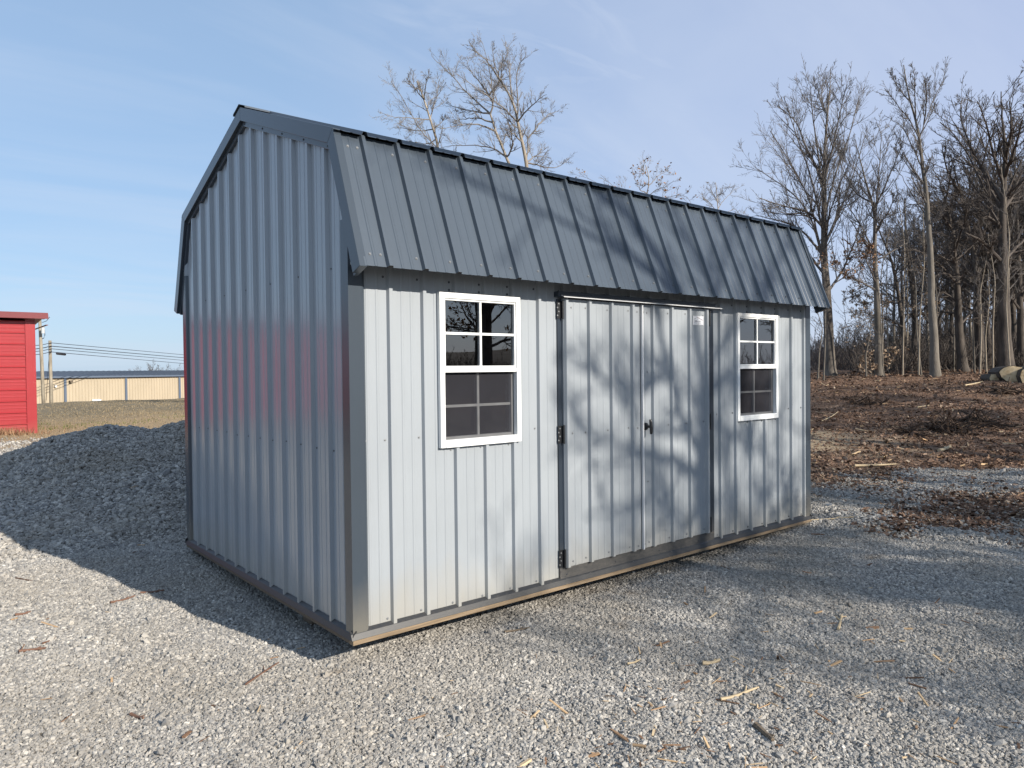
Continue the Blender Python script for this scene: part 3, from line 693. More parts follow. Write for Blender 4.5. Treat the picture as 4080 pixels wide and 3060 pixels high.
b.add(V, [(0, 1, 2, 3)[::-1], (4, 5, 6, 7), (0, 4, 7, 3), (1, 2, 6, 5), (3, 7, 6, 2), (0, 1, 5, 4)]); adopt(b.obj('eave_gutter', M_blue), tan)
for k in range(-3, 7):
    V = [TB(6.1*k+a, d, z) for z in (-2.6, zt-.05) for a, d in ((-.11, -.16), (.11, -.16), (.11, -.02), (-.11, -.02))]
    b = MB(); b.add(V, [(0, 1, 5, 4), (1, 2, 6, 5), (2, 3, 7, 6), (3, 0, 4, 7), (4, 5, 6, 7)]); adopt(b.obj('post', M_blue), tan)
def onwall(name, u0, v0, u1, v1, m, t=.12):
    n3 = np.array([nb[0], nb[1], 0]); b = MB(); V = []
    for u, v in ((u0, v1), (u1, v1), (u1, v0), (u0, v0)):
        d = at(u, v, 1)-CAM; k = ((P0[0]-CAM[0])*nb[0]+(P0[1]-CAM[1])*nb[1]-.05)/(d@n3); V.append(CAM+d*k)
    V = V+[p-n3*t for p in V]; b.add(V, [(4, 5, 6, 7), (0, 1, 5, 4), (1, 2, 6, 5), (2, 3, 7, 6), (3, 0, 4, 7)]); adopt(b.obj(name, m), tan)
onwall('door', 366, 1591, 401, 1606, M_white); onwall('vent_box', 274, 1516, 285, 1524, M_dwood, .3); onwall('meter_box', 216, 1534, 223, 1543, M_white, .2)  # white window slot, dark vent box and meter box on the wall

# ------------------------------------------------------------------ utility poles and lines
M_pole = bark('weathered_pole', (.20, .17, .13), (.36, .32, .25), 3)
M_wire = mat('black_cable', (.03, .03, .035), .6)
M_can = mat('grey_enamel', (.5, .52, .52), .4)
def pole(ub, ut, vt, D, r, label):
    bt = at(ub, 1598, D); tp = at(ut, vt, D); bt[2] = H(bt[0], bt[1])-.3
    o = thing('utility_pole', label, 'utility pole', tuple(bt)); adopt(MB().tube([bt, (bt+tp)/2, tp], [r, r*.9, r*.78], 10).obj('pole_shaft', M_pole, smooth=True), o)
    return o, bt, tp
p1, b1, t1 = pole(175, 158, 1262, 62, .15, 'taller wooden utility pole with a grey transformer can beside the red building')
c = at(171, 1317, 61.6); b = MB().tube([c-[0, 0, .24], c+[0, 0, .20], c+[0, 0, .25]], [.13, .13, .08], 12); adopt(b.obj('transformer', M_can), p1)
b = MB(); b.box(tuple(at(150, 1306, 61.9)), tuple(at(178, 1304, 62.1))); adopt(b.obj('crossarm', M_pole), p1)
b = MB().tube([at(168, 1285, 62), at(185, 1279, 62), at(198, 1263, 62)], .022, 6)
b.tube([at(177, 1312, 62), at(179, 1335, 62), at(174, 1348, 62), at(166, 1350, 62)], .03, 6); b.tube([at(157, 1343, 62), at(160, 1350, 62), at(166, 1348, 62)], .03, 6); adopt(b.obj('cable', M_wire), p1)
p2, b2, t2 = pole(204, 199, 1357, 62.5, .15, 'shorter wooden utility pole carrying the cables, in front of the tan wall')
b = MB().tube([at(195, 1400, 62.2), at(199, 1408, 62.1), at(206, 1402, 62.2), at(203, 1395, 62.3)], .03, 6); adopt(b.obj('cable', M_wire), p2)
for i, (v0, v1, vl) in enumerate(((1366, 1415, 1365), (1379, 1426, 1380), (1389.5, 1436.5, 1389), (1402, 1449, 1402))):
    A = at(202, v0, 62.3); Bp = at(1150, v1+36, 150); Lp = at(40, vl, 62); pts = []
    for t in np.linspace(0, 1, 8): pts.append(Lp*(1-t)+A*t-np.array([0, 0, .25*4*t*(1-t)]))
    for t in np.linspace(0, 1, 24)[1:]: pts.append(A*(1-t)+Bp*t-np.array([0, 0, 1.1*4*t*(1-t)*.0]))
    b = MB().tube(pts, .026 if i != 1 else .034, 5); o = b.obj('power_line', M_wire)
    tag(o, ['topmost of the four black cables running right from the shorter pole', 'second black cable from the top, the thickest of the four', 'third black cable from the top, just above the splice case', 'lowest black cable, the one carrying the splice case'][i], 'cable', 'cables strung from the utility poles')
c0, c1 = at(226, 1408.5, 64.5), at(260, 1412.5, 66.5)
tag(MB().tube([c0, c0*.96+c1*.04, c0*.04+c1*.96, c1], [.06, .105, .105, .06], 10).obj('splice_case', M_wire), 'black cylindrical splice case hanging on the lowest cable', 'splice case')
tag(MB().tube([at(196, 1408, 62.4), at(184, 1596, 63)], .018, 5).obj('guy_wire', M_wire), 'thin guy wire slanting from the shorter pole to the ground', 'guy wire')

# ------------------------------------------------------------------ trees
def resample(pts, n):
    pts = np.asarray(pts, float); d = np.r_[0, np.cumsum(np.linalg.norm(np.diff(pts, axis=0), axis=1))]; t = np.linspace(0, d[-1], n)
    # smooth (Catmull-like) by cubic-ish interpolation of a lightly smoothed curve
    out = np.stack([np.interp(t, d, pts[:, k]) for k in range(3)], 1)
    for _ in range(2):
        out[1:-1] = .25*out[:-2]+.5*out[1:-1]+.25*out[2:]
    return out
def tubes(Pn, Rn, s):
    """Pn (N,n,3), Rn (N,n) -> verts, quads"""
    Nn, n, _ = Pn.shape; T = np.empty_like(Pn); T[:, 1:-1] = Pn[:, 2:]-Pn[:, :-2]; T[:, 0] = Pn[:, 1]-Pn[:, 0]; T[:, -1] = Pn[:, -1]-Pn[:, -2]
    T /= np.linalg.norm(T, axis=2, keepdims=True)+1e-9
    ref = np.where(np.abs(T[:, :1, 2:]) < .9, np.array([[[0, 0, 1.]]]), np.array([[[1., 0, 0]]])); ref = np.broadcast_to(ref, T.shape)
    A = np.cross(T, ref); A /= np.linalg.norm(A, axis=2, keepdims=True)+1e-9; B_ = np.cross(T, A)
    an = np.arange(s)*2*np.pi/s
    V = Pn[:, :, None]+Rn[:, :, None, None]*(np.cos(an)[None, None, :, None]*A[:, :, None]+np.sin(an)[None, None, :, None]*B_[:, :, None])
    base = (np.arange(Nn)*n*s)[:, None, None]; i = (np.arange(n-1)*s)[None, :, None]; k = np.arange(s)[None, None, :]; k2 = (k+1) % s
    q = np.stack([base+i+k, base+i+k2, base+i+s+k2, base+i+s+k], -1).reshape(-1, 4); return V.reshape(-1, 3), q
def spawn(rg, Pn, Rn, Ln, k, t0, ang, ratio, npts, up, wob, rr=.6, rmin=.006, flat=0.0):
    """children of every polyline"""
    Nn, n, _ = Pn.shape
    if np.isscalar(k): k = np.full(Nn, k)
    par = np.repeat(np.arange(Nn), k); m = len(par)
    t = t0+(1-t0)*rg.random(m); f = t*(n-1); i0 = np.minimum(f.astype(int), n-2); fr = (f-i0)[:, None]
    p = Pn[par, i0]*(1-fr)+Pn[par, i0+1]*fr; tg = Pn[par, i0+1]-Pn[par, i0]; tg /= np.linalg.norm(tg, axis=1, keepdims=True)+1e-9
    r = Rn[par, i0]*(1-fr[:, 0])+Rn[par, i0+1]*fr[:, 0]
    rv = rg.normal(size=(m, 3)); pp = rv-(rv*tg).sum(1, keepdims=True)*tg; pp /= np.linalg.norm(pp, axis=1, keepdims=True)+1e-9
    a = np.radians(rg.normal(ang, ang*.22, m))[:, None]; d = np.cos(a)*tg+np.sin(a)*pp; d[:, 2] += up*.5; d[:, 2] *= (1-flat)
    d /= np.linalg.norm(d, axis=1, keepdims=True)
    Lc = Ln[par]*ratio*(1.0-.5*t)*rg.uniform(.45, 1.25, m); st = (Lc/(npts-1))[:, None]
    C = np.empty((m, npts, 3)); C[:, 0] = p
    for j in range(1, npts):
        d = d+rg.normal(0, wob, (m, 3)); d[:, 2] += up/npts*1.6; d /= np.linalg.norm(d, axis=1, keepdims=True); C[:, j] = C[:, j-1]+d*st
    r0 = np.maximum(r*rr, rmin); Rc = r0[:, None]*np.linspace(1, .38, npts)[None]; Rc = np.maximum(Rc, rmin*.75); return C, Rc, Lc
def plen(P): return np.linalg.norm(np.diff(P, axis=1), axis=2).sum(1)
def leaves_mesh(rg, P, n, size, m, name='leaves'):
    """n leaf quads hung round the given points"""
    c = P[rg.integers(0, len(P), n)]+rg.normal(0, .05, (n, 3)); a = rg.normal(size=(n, 3)); a /= np.linalg.norm(a, axis=1, keepdims=True); b = np.cross(a, rg.normal(size=(n, 3))); b /= np.linalg.norm(b, axis=1, keepdims=True)
    s = size*rg.uniform(.6, 1.3, n)[:, None]; c3 = np.cross(a, b)*s*.3
    V = np.stack([c-a*s, c+b*s*.5+c3, c+a*s, c-b*s*.5+c3], 1).reshape(-1, 3); q = np.arange(4*n).reshape(-1, 4); return mesh(name, V, q, m)
def build_tree(name, label, cat, base, trunks, limbs, seed, bmat=None, tmat=None, k=(5, 7, 5), sides=(9, 6, 4, 3), ang=(48, 42, 40), ratio=(.5, .5, .45), up=(.25, .2, .15), rmin=.007,
               group=None, leaves=None, t0=.35, wob=.055, direct=0, dlen=2.0, flat=0.0, droop=None):
    """trunks / limbs: lists of (points, r0, r1) in world coordinates; the rest is grown on them"""
    rg = np.random.default_rng(seed); root = thing(name, label, cat, tuple(base), group); bmat = bmat or M_bark; tmat = tmat or M_twig
    tv = []; tq = []; nv = 0; mainP = []; mainR = []
    for pts, r0, r1 in trunks:
        P = resample(pts, 34); R = r1+(r0-r1)*np.linspace(1, 0, 34)**1.1; P[1:] += rg.normal(0, r0*.03, (33, 3))
        if P[0, 2] < base[2]+.4: R[0] *= 1.4; R[1] *= 1.12; R[2] *= 1.04
        v, q = tubes(P[None], R[None], sides[0]); tv.append(v); tq.append(q+nv); nv += len(v); mainP.append(P); mainR.append(R)
    adopt(link('trunk', mesh('trunk', np.vstack(tv), np.vstack(tq), bmat, smooth=True)), root)
    LP = []; LR = []
    for pts, r0, r1 in limbs:
        P = resample(pts, 14); AP = np.vstack(mainP+LP); dd = np.linalg.norm(AP-P[0], axis=1); sh = AP[int(dd.argmin())]-P[0]
        if np.linalg.norm(sh) < 1.2: P[:5] += sh*np.array([1, .75, .5, .25, .1])[:, None]
        P[1:] += rg.normal(0, .012, (13, 3)); LP.append(P); LR.append(.8*(r1+(r0-r1)*np.linspace(1, 0, 14)**1.3))
    vs = []; qs = []; nv = 0
    def put(P, R, s):
        nonlocal nv
        v, q = tubes(P, R, s); vs.append(v); qs.append(q+nv); nv += len(v)
    if direct:
        P = np.stack(mainP); R = np.stack(mainR)
        C, Rc, Lc = spawn(rg, P, R, np.full(len(P), dlen), direct, t0, ang[0], 1.0, 9, up[0], wob, .45, rmin*1.6, flat); 
        Cs = [C]; Rs = [Rc]; put(C, Rc, sides[1])
        B1, R1, L1 = C, Rc, Lc
    else: B1 = np.zeros((0, 9, 3)); R1 = np.zeros((0, 9)); L1 = np.zeros(0)
    if LP:
        P = np.stack(LP); R = np.stack(LR); put(P, R, sides[1]); C, Rc, Lc = spawn(rg, P, R, plen(P), k[0], .12, ang[0], ratio[0], 9, up[0], wob, .55, rmin*1.3, flat)
        put(C, Rc, sides[2]); B1 = np.concatenate([B1, C]); R1 = np.concatenate([R1, Rc]); L1 = np.concatenate([L1, Lc])
    C2, R2, L2 = spawn(rg, B1, R1, L1, k[1], .12, ang[1], ratio[1], 6, up[1], wob, .6, rmin, flat); put(C2, R2, sides[3])
    C3, R3, L3 = spawn(rg, C2, R2, L2, k[2], .1, ang[2], ratio[2], 4, up[2], wob, .7, rmin*.85); put(C3, R3, 3)
    adopt(link('crown', mesh('crown', np.vstack(vs), np.vstack(qs), tmat)), root)
    if leaves:
        n, size, m, sel = leaves; pts = np.vstack([C2[:, -1], C3[:, -1], C3[:, 2]])
        if sel is not None: pts = pts[sel(pts)]
        if len(pts): adopt(link('leaves', leaves_mesh(rg, pts, n, size, m)), root)
    return root
def px(o, s, D, pts, dz=0.0):
    """points measured in an enlarged detail (origin o, zoom s), at depth D drifting to D+dz"""
    n = len(pts); return [at(o[0]+x/s, o[1]+y/s, D+dz*i/max(1, n-1)) for i, (x, y) in enumerate(pts)]
def ground_base(P):
    P = [np.array(p) for p in P]; P[0][2] = H(P[0][0], P[0][1])-.1; return P
rt = random.Random(4)
def Z5(D, pts, dz=0): return px((2900, 200), 1.1847, D, pts, dz)
def Z7(D, pts, dz=0): return px((1450, 120), 2.458, D, pts, dz)
def Z8(D, pts, dz=0): return px((2300, 650), 2.212, D, pts, dz)
def spread(i): return [-3.2, 2.6, -1.2, 3.4, -2.4, 1.3, 2.2, -3.0, .6, -1.8][i % 10]
GW = 'bare trees at the edge of the wood'
D = 36
T = ground_base(Z5(D, [(485, 1545), (478, 1400), (470, 1180), (455, 1000), (452, 850), (455, 650), (458, 450), (468, 300), (480, 200), (486, 90)]))
lim = [[(430, 1180), (432, 900), (400, 750), (340, 600), (260, 480), (200, 380)], [(450, 1000), (400, 800), (330, 690), (230, 620), (140, 560)], [(455, 900), (400, 620), (340, 450), (290, 300), (262, 220)],
       [(455, 800), (500, 600), (560, 450), (600, 300), (618, 230)], [(455, 700), (420, 450), (400, 300), (390, 170)], [(475, 1150), (520, 1080), (560, 1000), (620, 850), (640, 700)], [(460, 950), (530, 750), (590, 600), (650, 400)],
       [(455, 850), (380, 760), (280, 740), (150, 700)], [(455, 960), (350, 850), (240, 800), (130, 780)], [(458, 600), (510, 400), (540, 250), (560, 170)], [(452, 1000), (470, 800), (520, 650), (580, 520)], [(450, 1050), (380, 960), (300, 900), (200, 880)], [(456, 620), (380, 480), (320, 330), (240, 270)], [(470, 330), (440, 240), (420, 160)]]
build_tree('bare_tree', 'tall bare wide-crowned tree just right of the shed roof', 'tree', T[0], [(T, .27, .012)], [(Z5(D, l, spread(i)), .085, .022) for i, l in enumerate(lim)], 11,
           M_bark, M_twig, direct=14, dlen=2.4, t0=.5, k=(17, 8, 4), ratio=(.46, .5, .5), ang=(40, 38, 36), up=(.32, .2, .15), rmin=.0075, group=GW, leaves=(220, .07, M_leaf, lambda p: p[:, 2] < 7.5))
T = ground_base(Z5(34, [(715, 1560), (712, 1400), (702, 1130), (692, 980), (695, 830), (690, 740), (650, 620), (620, 500), (600, 420)]))
lim = [[(695, 820), (705, 650), (720, 500), (725, 380), (700, 340)], [(700, 1130), (620, 1090), (540, 1050), (480, 1020)], [(692, 1000), (760, 960), (860, 900), (930, 870)], [(690, 950), (640, 850), (560, 720), (500, 640)], [(695, 760), (760, 600), (810, 480), (830, 420)],
       [(690, 740), (600, 680), (540, 560), (520, 480)], [(695, 860), (760, 760), (800, 680)], [(702, 1100), (640, 960), (600, 900)]]
build_tree('bare_tree', 'slim bare tree with smooth grey trunk, second from the shed', 'tree', T[0], [(T, .20, .012)], [(Z5(34, l, spread(i+3)*.7), .055, .018) for i, l in enumerate(lim)], 12,
           M_greybark, M_twig, direct=14, dlen=2.4, t0=.5, k=(15, 8, 5), ratio=(.42, .5, .5), ang=(42, 40, 36), up=(.35, .25, .15), rmin=.008, group=GW, leaves=(420, .07, M_leaf, lambda p: p[:, 2] < 7))
T = ground_base(Z5(31, [(978, 1565), (972, 1480), (975, 1330), (962, 1260), (958, 1000), (948, 850), (935, 650), (915, 530), (905, 430), (890, 330), (860, 250), (840, 150), (830, 70)]))
lim = [[(905, 430), (935, 330), (960, 260), (1000, 170), (1030, 130)], [(905, 430), (860, 330), (800, 260), (740, 180)], [(915, 540), (870, 450), (820, 350), (740, 310)], [(890, 330), (880, 200), (885, 100)], [(935, 650), (860, 560), (800, 480)], [(945, 800), (880, 700), (800, 560)], [(930, 330), (940, 230), (935, 150)], [(860, 250), (800, 170), (770, 110)], [(948, 850), (1000, 760), (1040, 700)]]
build_tree('bare_tree', 'tall slender tree with pale kinked trunk and small high crown', 'tree', T[0], [(T, .19, .02)], [(Z5(31, l, spread(i+1)*.5), .04, .013) for i, l in enumerate(lim)], 13,
           M_greybark, M_twig, direct=14, dlen=2.4, t0=.5, k=(13, 8, 4), ratio=(.42, .5, .5), ang=(40, 40, 36), up=(.35, .25, .15), rmin=.007, group=GW)
T = ground_base(Z5(33, [(1312, 1520), (1300, 1200), (1295, 900), (1300, 700), (1312, 500), (1292, 300), (1290, 195)]))
lim = [[(1295, 900), (1230, 700), (1170, 560), (1130, 480), (1060, 380), (1000, 340)], [(1300, 700), (1200, 560), (1130, 430), (1090, 300), (1110, 220)], [(1300, 600), (1360, 450), (1390, 330)], [(1295, 850), (1200, 760), (1100, 700), (1010, 660)], [(1300, 650), (1250, 480), (1220, 350), (1180, 240)], [(1310, 520), (1340, 380), (1330, 240)], [(1298, 760), (1380, 640), (1450, 560)], [(1300, 1000), (1200, 900), (1120, 860)], [(1300, 1000), (1390, 900), (1460, 850)]]
build_tree('bare_tree', 'thick dark-trunked tree whose heavy limbs rise highest at the right', 'tree', T[0], [(T, .33, .02)], [(Z5(33, l, spread(i+5)), .11, .026) for i, l in enumerate(lim)], 14,
           M_darkbark, M_twigdark, direct=14, dlen=2.4, t0=.5, k=(14, 8, 4), ratio=(.42, .5, .5), ang=(44, 44, 40), up=(.25, .2, .15), rmin=.009, group=GW)
T = ground_base(Z5(37, [(1190, 1545), (1182, 1300), (1170, 1000), (1130, 820), (1090, 640), (1060, 520)]))
lim = [[(1170, 1000), (1230, 800), (1260, 650), (1270, 540)], [(1140, 850), (1050, 760), (980, 700)], [(1120, 760), (1150, 620), (1180, 480)], [(1180, 1150), (1080, 1040), (1000, 1000), (930, 990)], [(1175, 1060), (1260, 960), (1340, 900)], [(1100, 680), (1030, 560), (1010, 450)], [(1185, 1250), (1090, 1190), (1010, 1180)]]
build_tree('bare_tree', 'dark leaning tree standing left of the thickest trunk', 'tree', T[0], [(T, .26, .02)], [(Z5(37, l, spread(i+2)), .085, .022) for i, l in enumerate(lim)], 15,
           M_darkbark, M_twigdark, direct=14, dlen=2.4, t0=.5, k=(14, 8, 4), ratio=(.45, .5, .5), ang=(50, 46, 40), up=(.12, .15, .12), rmin=.009, group=GW)
T = ground_base(Z5(35, [(1112, 1540), (1092, 1350), (1082, 1100), (1062, 850), (1025, 700), (992, 600)]))
lim = [[(1082, 1100), (1010, 1020), (930, 960), (850, 930)], [(1085, 1180), (1000, 1130), (900, 1100), (820, 1110)], [(1062, 850), (1000, 760), (930, 700)], [(1070, 950), (1120, 800), (1140, 700)], [(1088, 1250), (1000, 1230), (910, 1220), (850, 1250)], [(1030, 720), (1050, 600), (1040, 500)], [(1090, 1300), (1170, 1220), (1240, 1180)]]
build_tree('bare_tree', 'low-branching dark tree with long level limbs over the undergrowth', 'tree', T[0], [(T, .24, .02)], [(Z5(35, l, spread(i+7)), .07, .02) for i, l in enumerate(lim)], 16,
           M_darkbark, M_twigdark, direct=14, dlen=2.4, t0=.5, k=(16, 8, 4), ratio=(.42, .5, .5), ang=(52, 46, 40), up=(.02, .08, .1), rmin=.009, group=GW, flat=.3)
T = ground_base(Z5(38, [(835, 1545), (832, 1350), (800, 1120), (770, 980), (735, 900), (700, 820)]))
T2_ = ground_base(Z5(38, [(880, 1545), (886, 1300), (868, 1100), (845, 960), (838, 800), (835, 700)]))
lim = [[(830, 1300), (760, 1270), (680, 1260), (600, 1290)], [(800, 1120), (730, 1100), (650, 1120), (580, 1160)], [(868, 1100), (920, 980), (960, 900)], [(845, 960), (800, 860), (790, 780)], [(886, 1280), (940, 1200), (1000, 1170)], [(820, 1200), (700, 1180), (620, 1200)], [(775, 1000), (720, 960), (640, 950)]]
build_tree('leafy_beech', 'twin-stemmed tree still holding pale brown leaves low down', 'tree', T[0], [(T, .17, .03), (T2_, .2, .03)], [(Z5(38, l, spread(i)), .05, .018) for i, l in enumerate(lim)], 17,
           M_darkbark, M_twig, k=(18, 8, 5), ratio=(.4, .5, .5), ang=(52, 46, 40), up=(.02, .05, .08), rmin=.008, group=GW, flat=.3, leaves=(1500, .065, M_paleleaf, lambda p: p[:, 2] < 6.5))
# straight generic trees and saplings of the wood, copied
def generic(name, h, r, seed, bm, tm, lab, k=(20, 6, 4), fill=1.0):
    rg = np.random.default_rng(seed); lean = rg.normal(0, .05*h, 2)
    pts = [(0, 0, -.15), (lean[0]*.1, lean[1]*.1, h*.2), (lean[0]*.4, lean[1]*.4, h*.5), (lean[0]*.8, lean[1]*.7, h*.8), (lean[0], lean[1], h)]
    limbs = []
    for i in range(int(9*fill)):
        z = h*rg.uniform(.28, .72); a = rg.uniform(0, 6.28); l = h*rg.uniform(.2, .34); x = np.interp(z, [p[2] for p in pts], [p[0] for p in pts]); y = np.interp(z, [p[2] for p in pts], [p[1] for p in pts])
        limbs.append(([(x, y, z), (x+l*.45*math.cos(a), y+l*.45*math.sin(a), z+l*.4), (x+l*.8*math.cos(a), y+l*.8*math.sin(a), z+l*.95), (x+l*math.cos(a), y+l*math.sin(a), z+l*1.35)], r*.34, .02))
    return build_tree(name, lab, 'tree', (0, 0, 0), [(pts, r, .03)], limbs, seed, bm, tm, k=k, ratio=(.4, .5, .45), ang=(46, 44, 40), up=(.2, .15, .12), rmin=.011, direct=14, dlen=h*.16, t0=.25)
def dup(root, loc, rz, sc, label, group):
    r = root.copy(); COL.objects.link(r); r.location = loc; r.rotation_euler = (0, 0, rz); r.scale = (sc, sc, sc); r['label'] = label; r['group'] = group
    for ch in list(root.children):
        c_ = ch.copy(); COL.objects.link(c_); c_.parent = r
    return r
protos = [generic('bare_tree', 13, .2, 41, M_darkbark, M_twigdark, 'x'), generic('bare_tree', 12, .15, 42, M_greybark, M_twig, 'x'), generic('bare_tree', 14, .24, 43, M_darkbark, M_twigdark, 'x')]
spots = [  # pixel column, depth, kind, size
    (3560, 44, 1, .72), (3640, 46, 0, .72), (3700, 41, 1, .66), (3745, 50, 2, .8), (3835, 48, 1, .95), (3872, 40, 1, .7), (3940, 39, 0, .82), (4010, 36, 1, .8),
    (4045, 42, 0, .98), (4110, 38, 0, .95), (3905, 45, 2, .86), (3975, 47, 2, .95), (4070, 37, 2, .85), (3790, 43, 0, .78), (4030, 52, 0, 1.0), (4150, 44, 2, 1.0), (3590, 58, 2, .8), (3770, 62, 2, .95), (3960, 60, 2, 1.05), (4060, 56, 0, 1.05), (4200, 50, 1, 1.0), (4260, 40, 2, 1.0), (4350, 46, 0, 1.)]
WHERE = 'bare tree filling the wood behind the front row of trunks'
first = [True]*3
for i, (u, Dd, kd, sc) in enumerate(spots):
    p = at(u, 1500, Dd); z = H(p[0], p[1]); rz = rt.uniform(0, 6.28)
    if first[kd]:
        r = protos[kd]; first[kd] = False; r.location = (p[0], p[1], z); r.rotation_euler = (0, 0, rz); r.scale = (sc,)*3; r['label'] = WHERE; r['group'] = 'trees filling the wood'
        for c_ in r.children: c_.matrix_parent_inverse = Matrix.Identity(4)
    else: dup(protos[kd], (p[0], p[1], z), rz, sc, WHERE, 'trees filling the wood')
# thin saplings
sap = None
SP = [(3259, 1548, 34, 3.4), (3281, 1552, 33, 5.2), (3452, 1560, 33, 3.0), (3516, 1555, 35, 7), (3543, 1555, 36, 8.5), (3596, 1556, 34, 9), (3612, 1552, 37, 8), (3660, 1558, 32, 7.4), (3672, 1558, 33, 6.4), (3747, 1555, 33, 5.5), (3800, 1548, 36, 4.6), (3884, 1545, 34, 6.8), (3904, 1546, 33, 5.6), (3930, 1545, 34, 5.0), (3957, 1542, 33, 6.2), (4025, 1530, 31, 8.6)]
for i, (u, v, Dd, h) in enumerate(SP):
    p = at(u, v-60, Dd); z = H(p[0], p[1])
    lab = 'thin pale sapling among the trunks at the edge of the wood' if u > 3300 else ('shortest thin sapling beside the shed corner, in front of the sky' if u < 3270 else 'thin sapling between the shed corner and the wide-crowned tree')
    if sap is None or i % 4 == 0:
        rg = np.random.default_rng(60+i); pts = [(0, 0, -.1), (rg.normal(0, .06), rg.normal(0, .06), 2), (rg.normal(0, .12), rg.normal(0, .12), 4), (rg.normal(0, .2), rg.normal(0, .2), 6)]
        sap = build_tree('sapling', lab, 'sapling', (0, 0, 0), [(pts, .042, .012)], [], 60+i, M_palebark if i % 8 else M_greybark, M_twig, k=(0, 4, 3), sides=(6, 4, 3, 3), direct=13, dlen=1.3, t0=.35, up=(.25, .2, .15), rmin=.007, group='thin saplings at the wood edge')
        sap.location = (p[0], p[1], z); sap.scale = (1, 1, h/6); base_sap = sap
        for c_ in sap.children: c_.matrix_parent_inverse = Matrix.Identity(4)
        r = sap
    else:
        r = dup(sap, (p[0], p[1], z), rt.uniform(0, 6.28), 1, lab, 'thin saplings at the wood edge')
    r.scale = (1, 1, h/6); r.rotation_euler = (rt.uniform(-.04, .04), rt.uniform(-.04, .04), rt.uniform(0, 6.28))
# trees behind the shed
GB = 'pale bare trees behind the shed'
T = ground_base([at(1758, 1600, 27)]+Z7(27, [(745, 1500), (735, 1200), (720, 1080), (690, 980), (640, 870), (620, 780), (600, 700), (570, 600), (520, 500)]))
lim = [[(640, 880), (540, 870), (440, 860), (300, 850), (200, 820)], [(685, 990), (560, 990), (430, 970), (320, 950)], [(660, 1190), (560, 1000), (480, 860), (430, 760), (370, 640), (310, 560), (260, 500)], [(620, 780), (640, 700), (720, 650), (770, 570)], [(600, 700), (520, 600), (450, 500), (430, 420)], [(630, 850), (700, 700), (740, 480)],
       [(720, 1090), (640, 1120), (500, 1100), (370, 1090)], [(590, 680), (600, 540), (640, 430)], [(690, 980), (760, 900), (800, 830)], [(570, 600), (500, 560), (400, 500)]]
build_tree('pale_bare_tree', 'left pale bare tree rising behind the shed roof', 'tree', T[0], [(T, .15, .025)], [(Z7(27, l, spread(i)*.45), .03, .009) for i, l in enumerate(lim)], 21,
           M_palebark, M_twigpale, direct=10, dlen=1.3, t0=.6, k=(12, 8, 4), ratio=(.42, .55, .55), ang=(44, 40, 36), up=(.2, .12, .08), rmin=.0038, group=GB)
T = ground_base([at(2115, 1600, 27)]+Z7(27, [(1560, 1700), (1450, 1360), (1400, 1270), (1370, 1180), (1320, 1060), (1270, 960), (1260, 880), (1240, 820)]))
lim = [[(1240, 820), (1180, 760), (1080, 680), (960, 570), (880, 450), (780, 370), (660, 250)], [(1245, 820), (1275, 720), (1270, 600), (1230, 400), (1200, 250), (1160, 120)], [(1420, 1280), (1300, 1170), (1150, 1130), (900, 1125), (750, 1150)], [(1250, 960), (1150, 925), (1050, 918), (900, 940), (750, 965)], [(1230, 890), (1100, 860), (980, 870), (850, 900)],
       [(1230, 830), (1100, 800), (950, 770), (800, 720)], [(1420, 1260), (1470, 1150), (1440, 1020), (1410, 900), (1370, 770)], [(1270, 700), (1180, 560), (1060, 440), (990, 270)], [(1270, 620), (1340, 480), (1350, 330), (1370, 200)]]
build_tree('pale_bare_tree', 'leaning forked pale tree, middle one behind the shed roof', 'tree', T[0], [(T, .19, .03)], [(Z7(27, l, spread(i+1)*.5), .045, .009) for i, l in enumerate(lim)], 22,
           M_palebark, M_twigpale, direct=10, dlen=1.3, t0=.6, k=(14, 8, 4), ratio=(.38, .55, .55), ang=(44, 40, 36), up=(.2, .12, .08), rmin=.0038, group=GB)
T = ground_base([at(2122, 1600, 26)]+Z7(26, [(1605, 1500), (1600, 1390), (1590, 1250), (1550, 1120), (1530, 1000), (1500, 890), (1490, 780), (1460, 680), (1380, 550), (1300, 440)]))
lim = [[(1300, 440), (1200, 290), (1080, 200), (1025, 100)], [(1600, 1250), (1605, 1080), (1570, 980), (1510, 900)], [(1600, 1040), (1680, 970), (1750, 880), (1830, 810), (1915, 790)], [(1500, 870), (1600, 780), (1700, 690), (1785, 630)], [(1590, 1340), (1700, 1320), (1850, 1360), (1940, 1320), (2005, 1265)], [(1500, 860), (1510, 700), (1490, 500), (1500, 350), (1590, 250)],
       [(1500, 890), (1420, 800), (1280, 690), (1150, 600), (1000, 500), (900, 420)], [(1460, 680), (1440, 500), (1400, 300), (1410, 150)], [(1380, 550), (1280, 360), (1260, 180)], [(1600, 1290), (1680, 1230), (1790, 1240)], [(1540, 1080), (1450, 1000), (1330, 950)]]
build_tree('pale_bare_tree', 'right pale tree behind the roof with two stems close together', 'tree', T[0], [(T, .17, .03)], [(Z7(26, l, spread(i+4)*.5), .04, .009) for i, l in enumerate(lim)], 23,
           M_palebark, M_twigpale, direct=10, dlen=1.3, t0=.6, k=(14, 8, 4), ratio=(.38, .55, .55), ang=(44, 40, 36), up=(.2, .12, .08), rmin=.0038, group=GB)
GS = 'small treetops above the shed roof'
T = ground_base([at(2560, 1600, 26)]+Z8(26, [(520, 700), (600, 300), (640, 200), (635, 100), (600, 15)]))
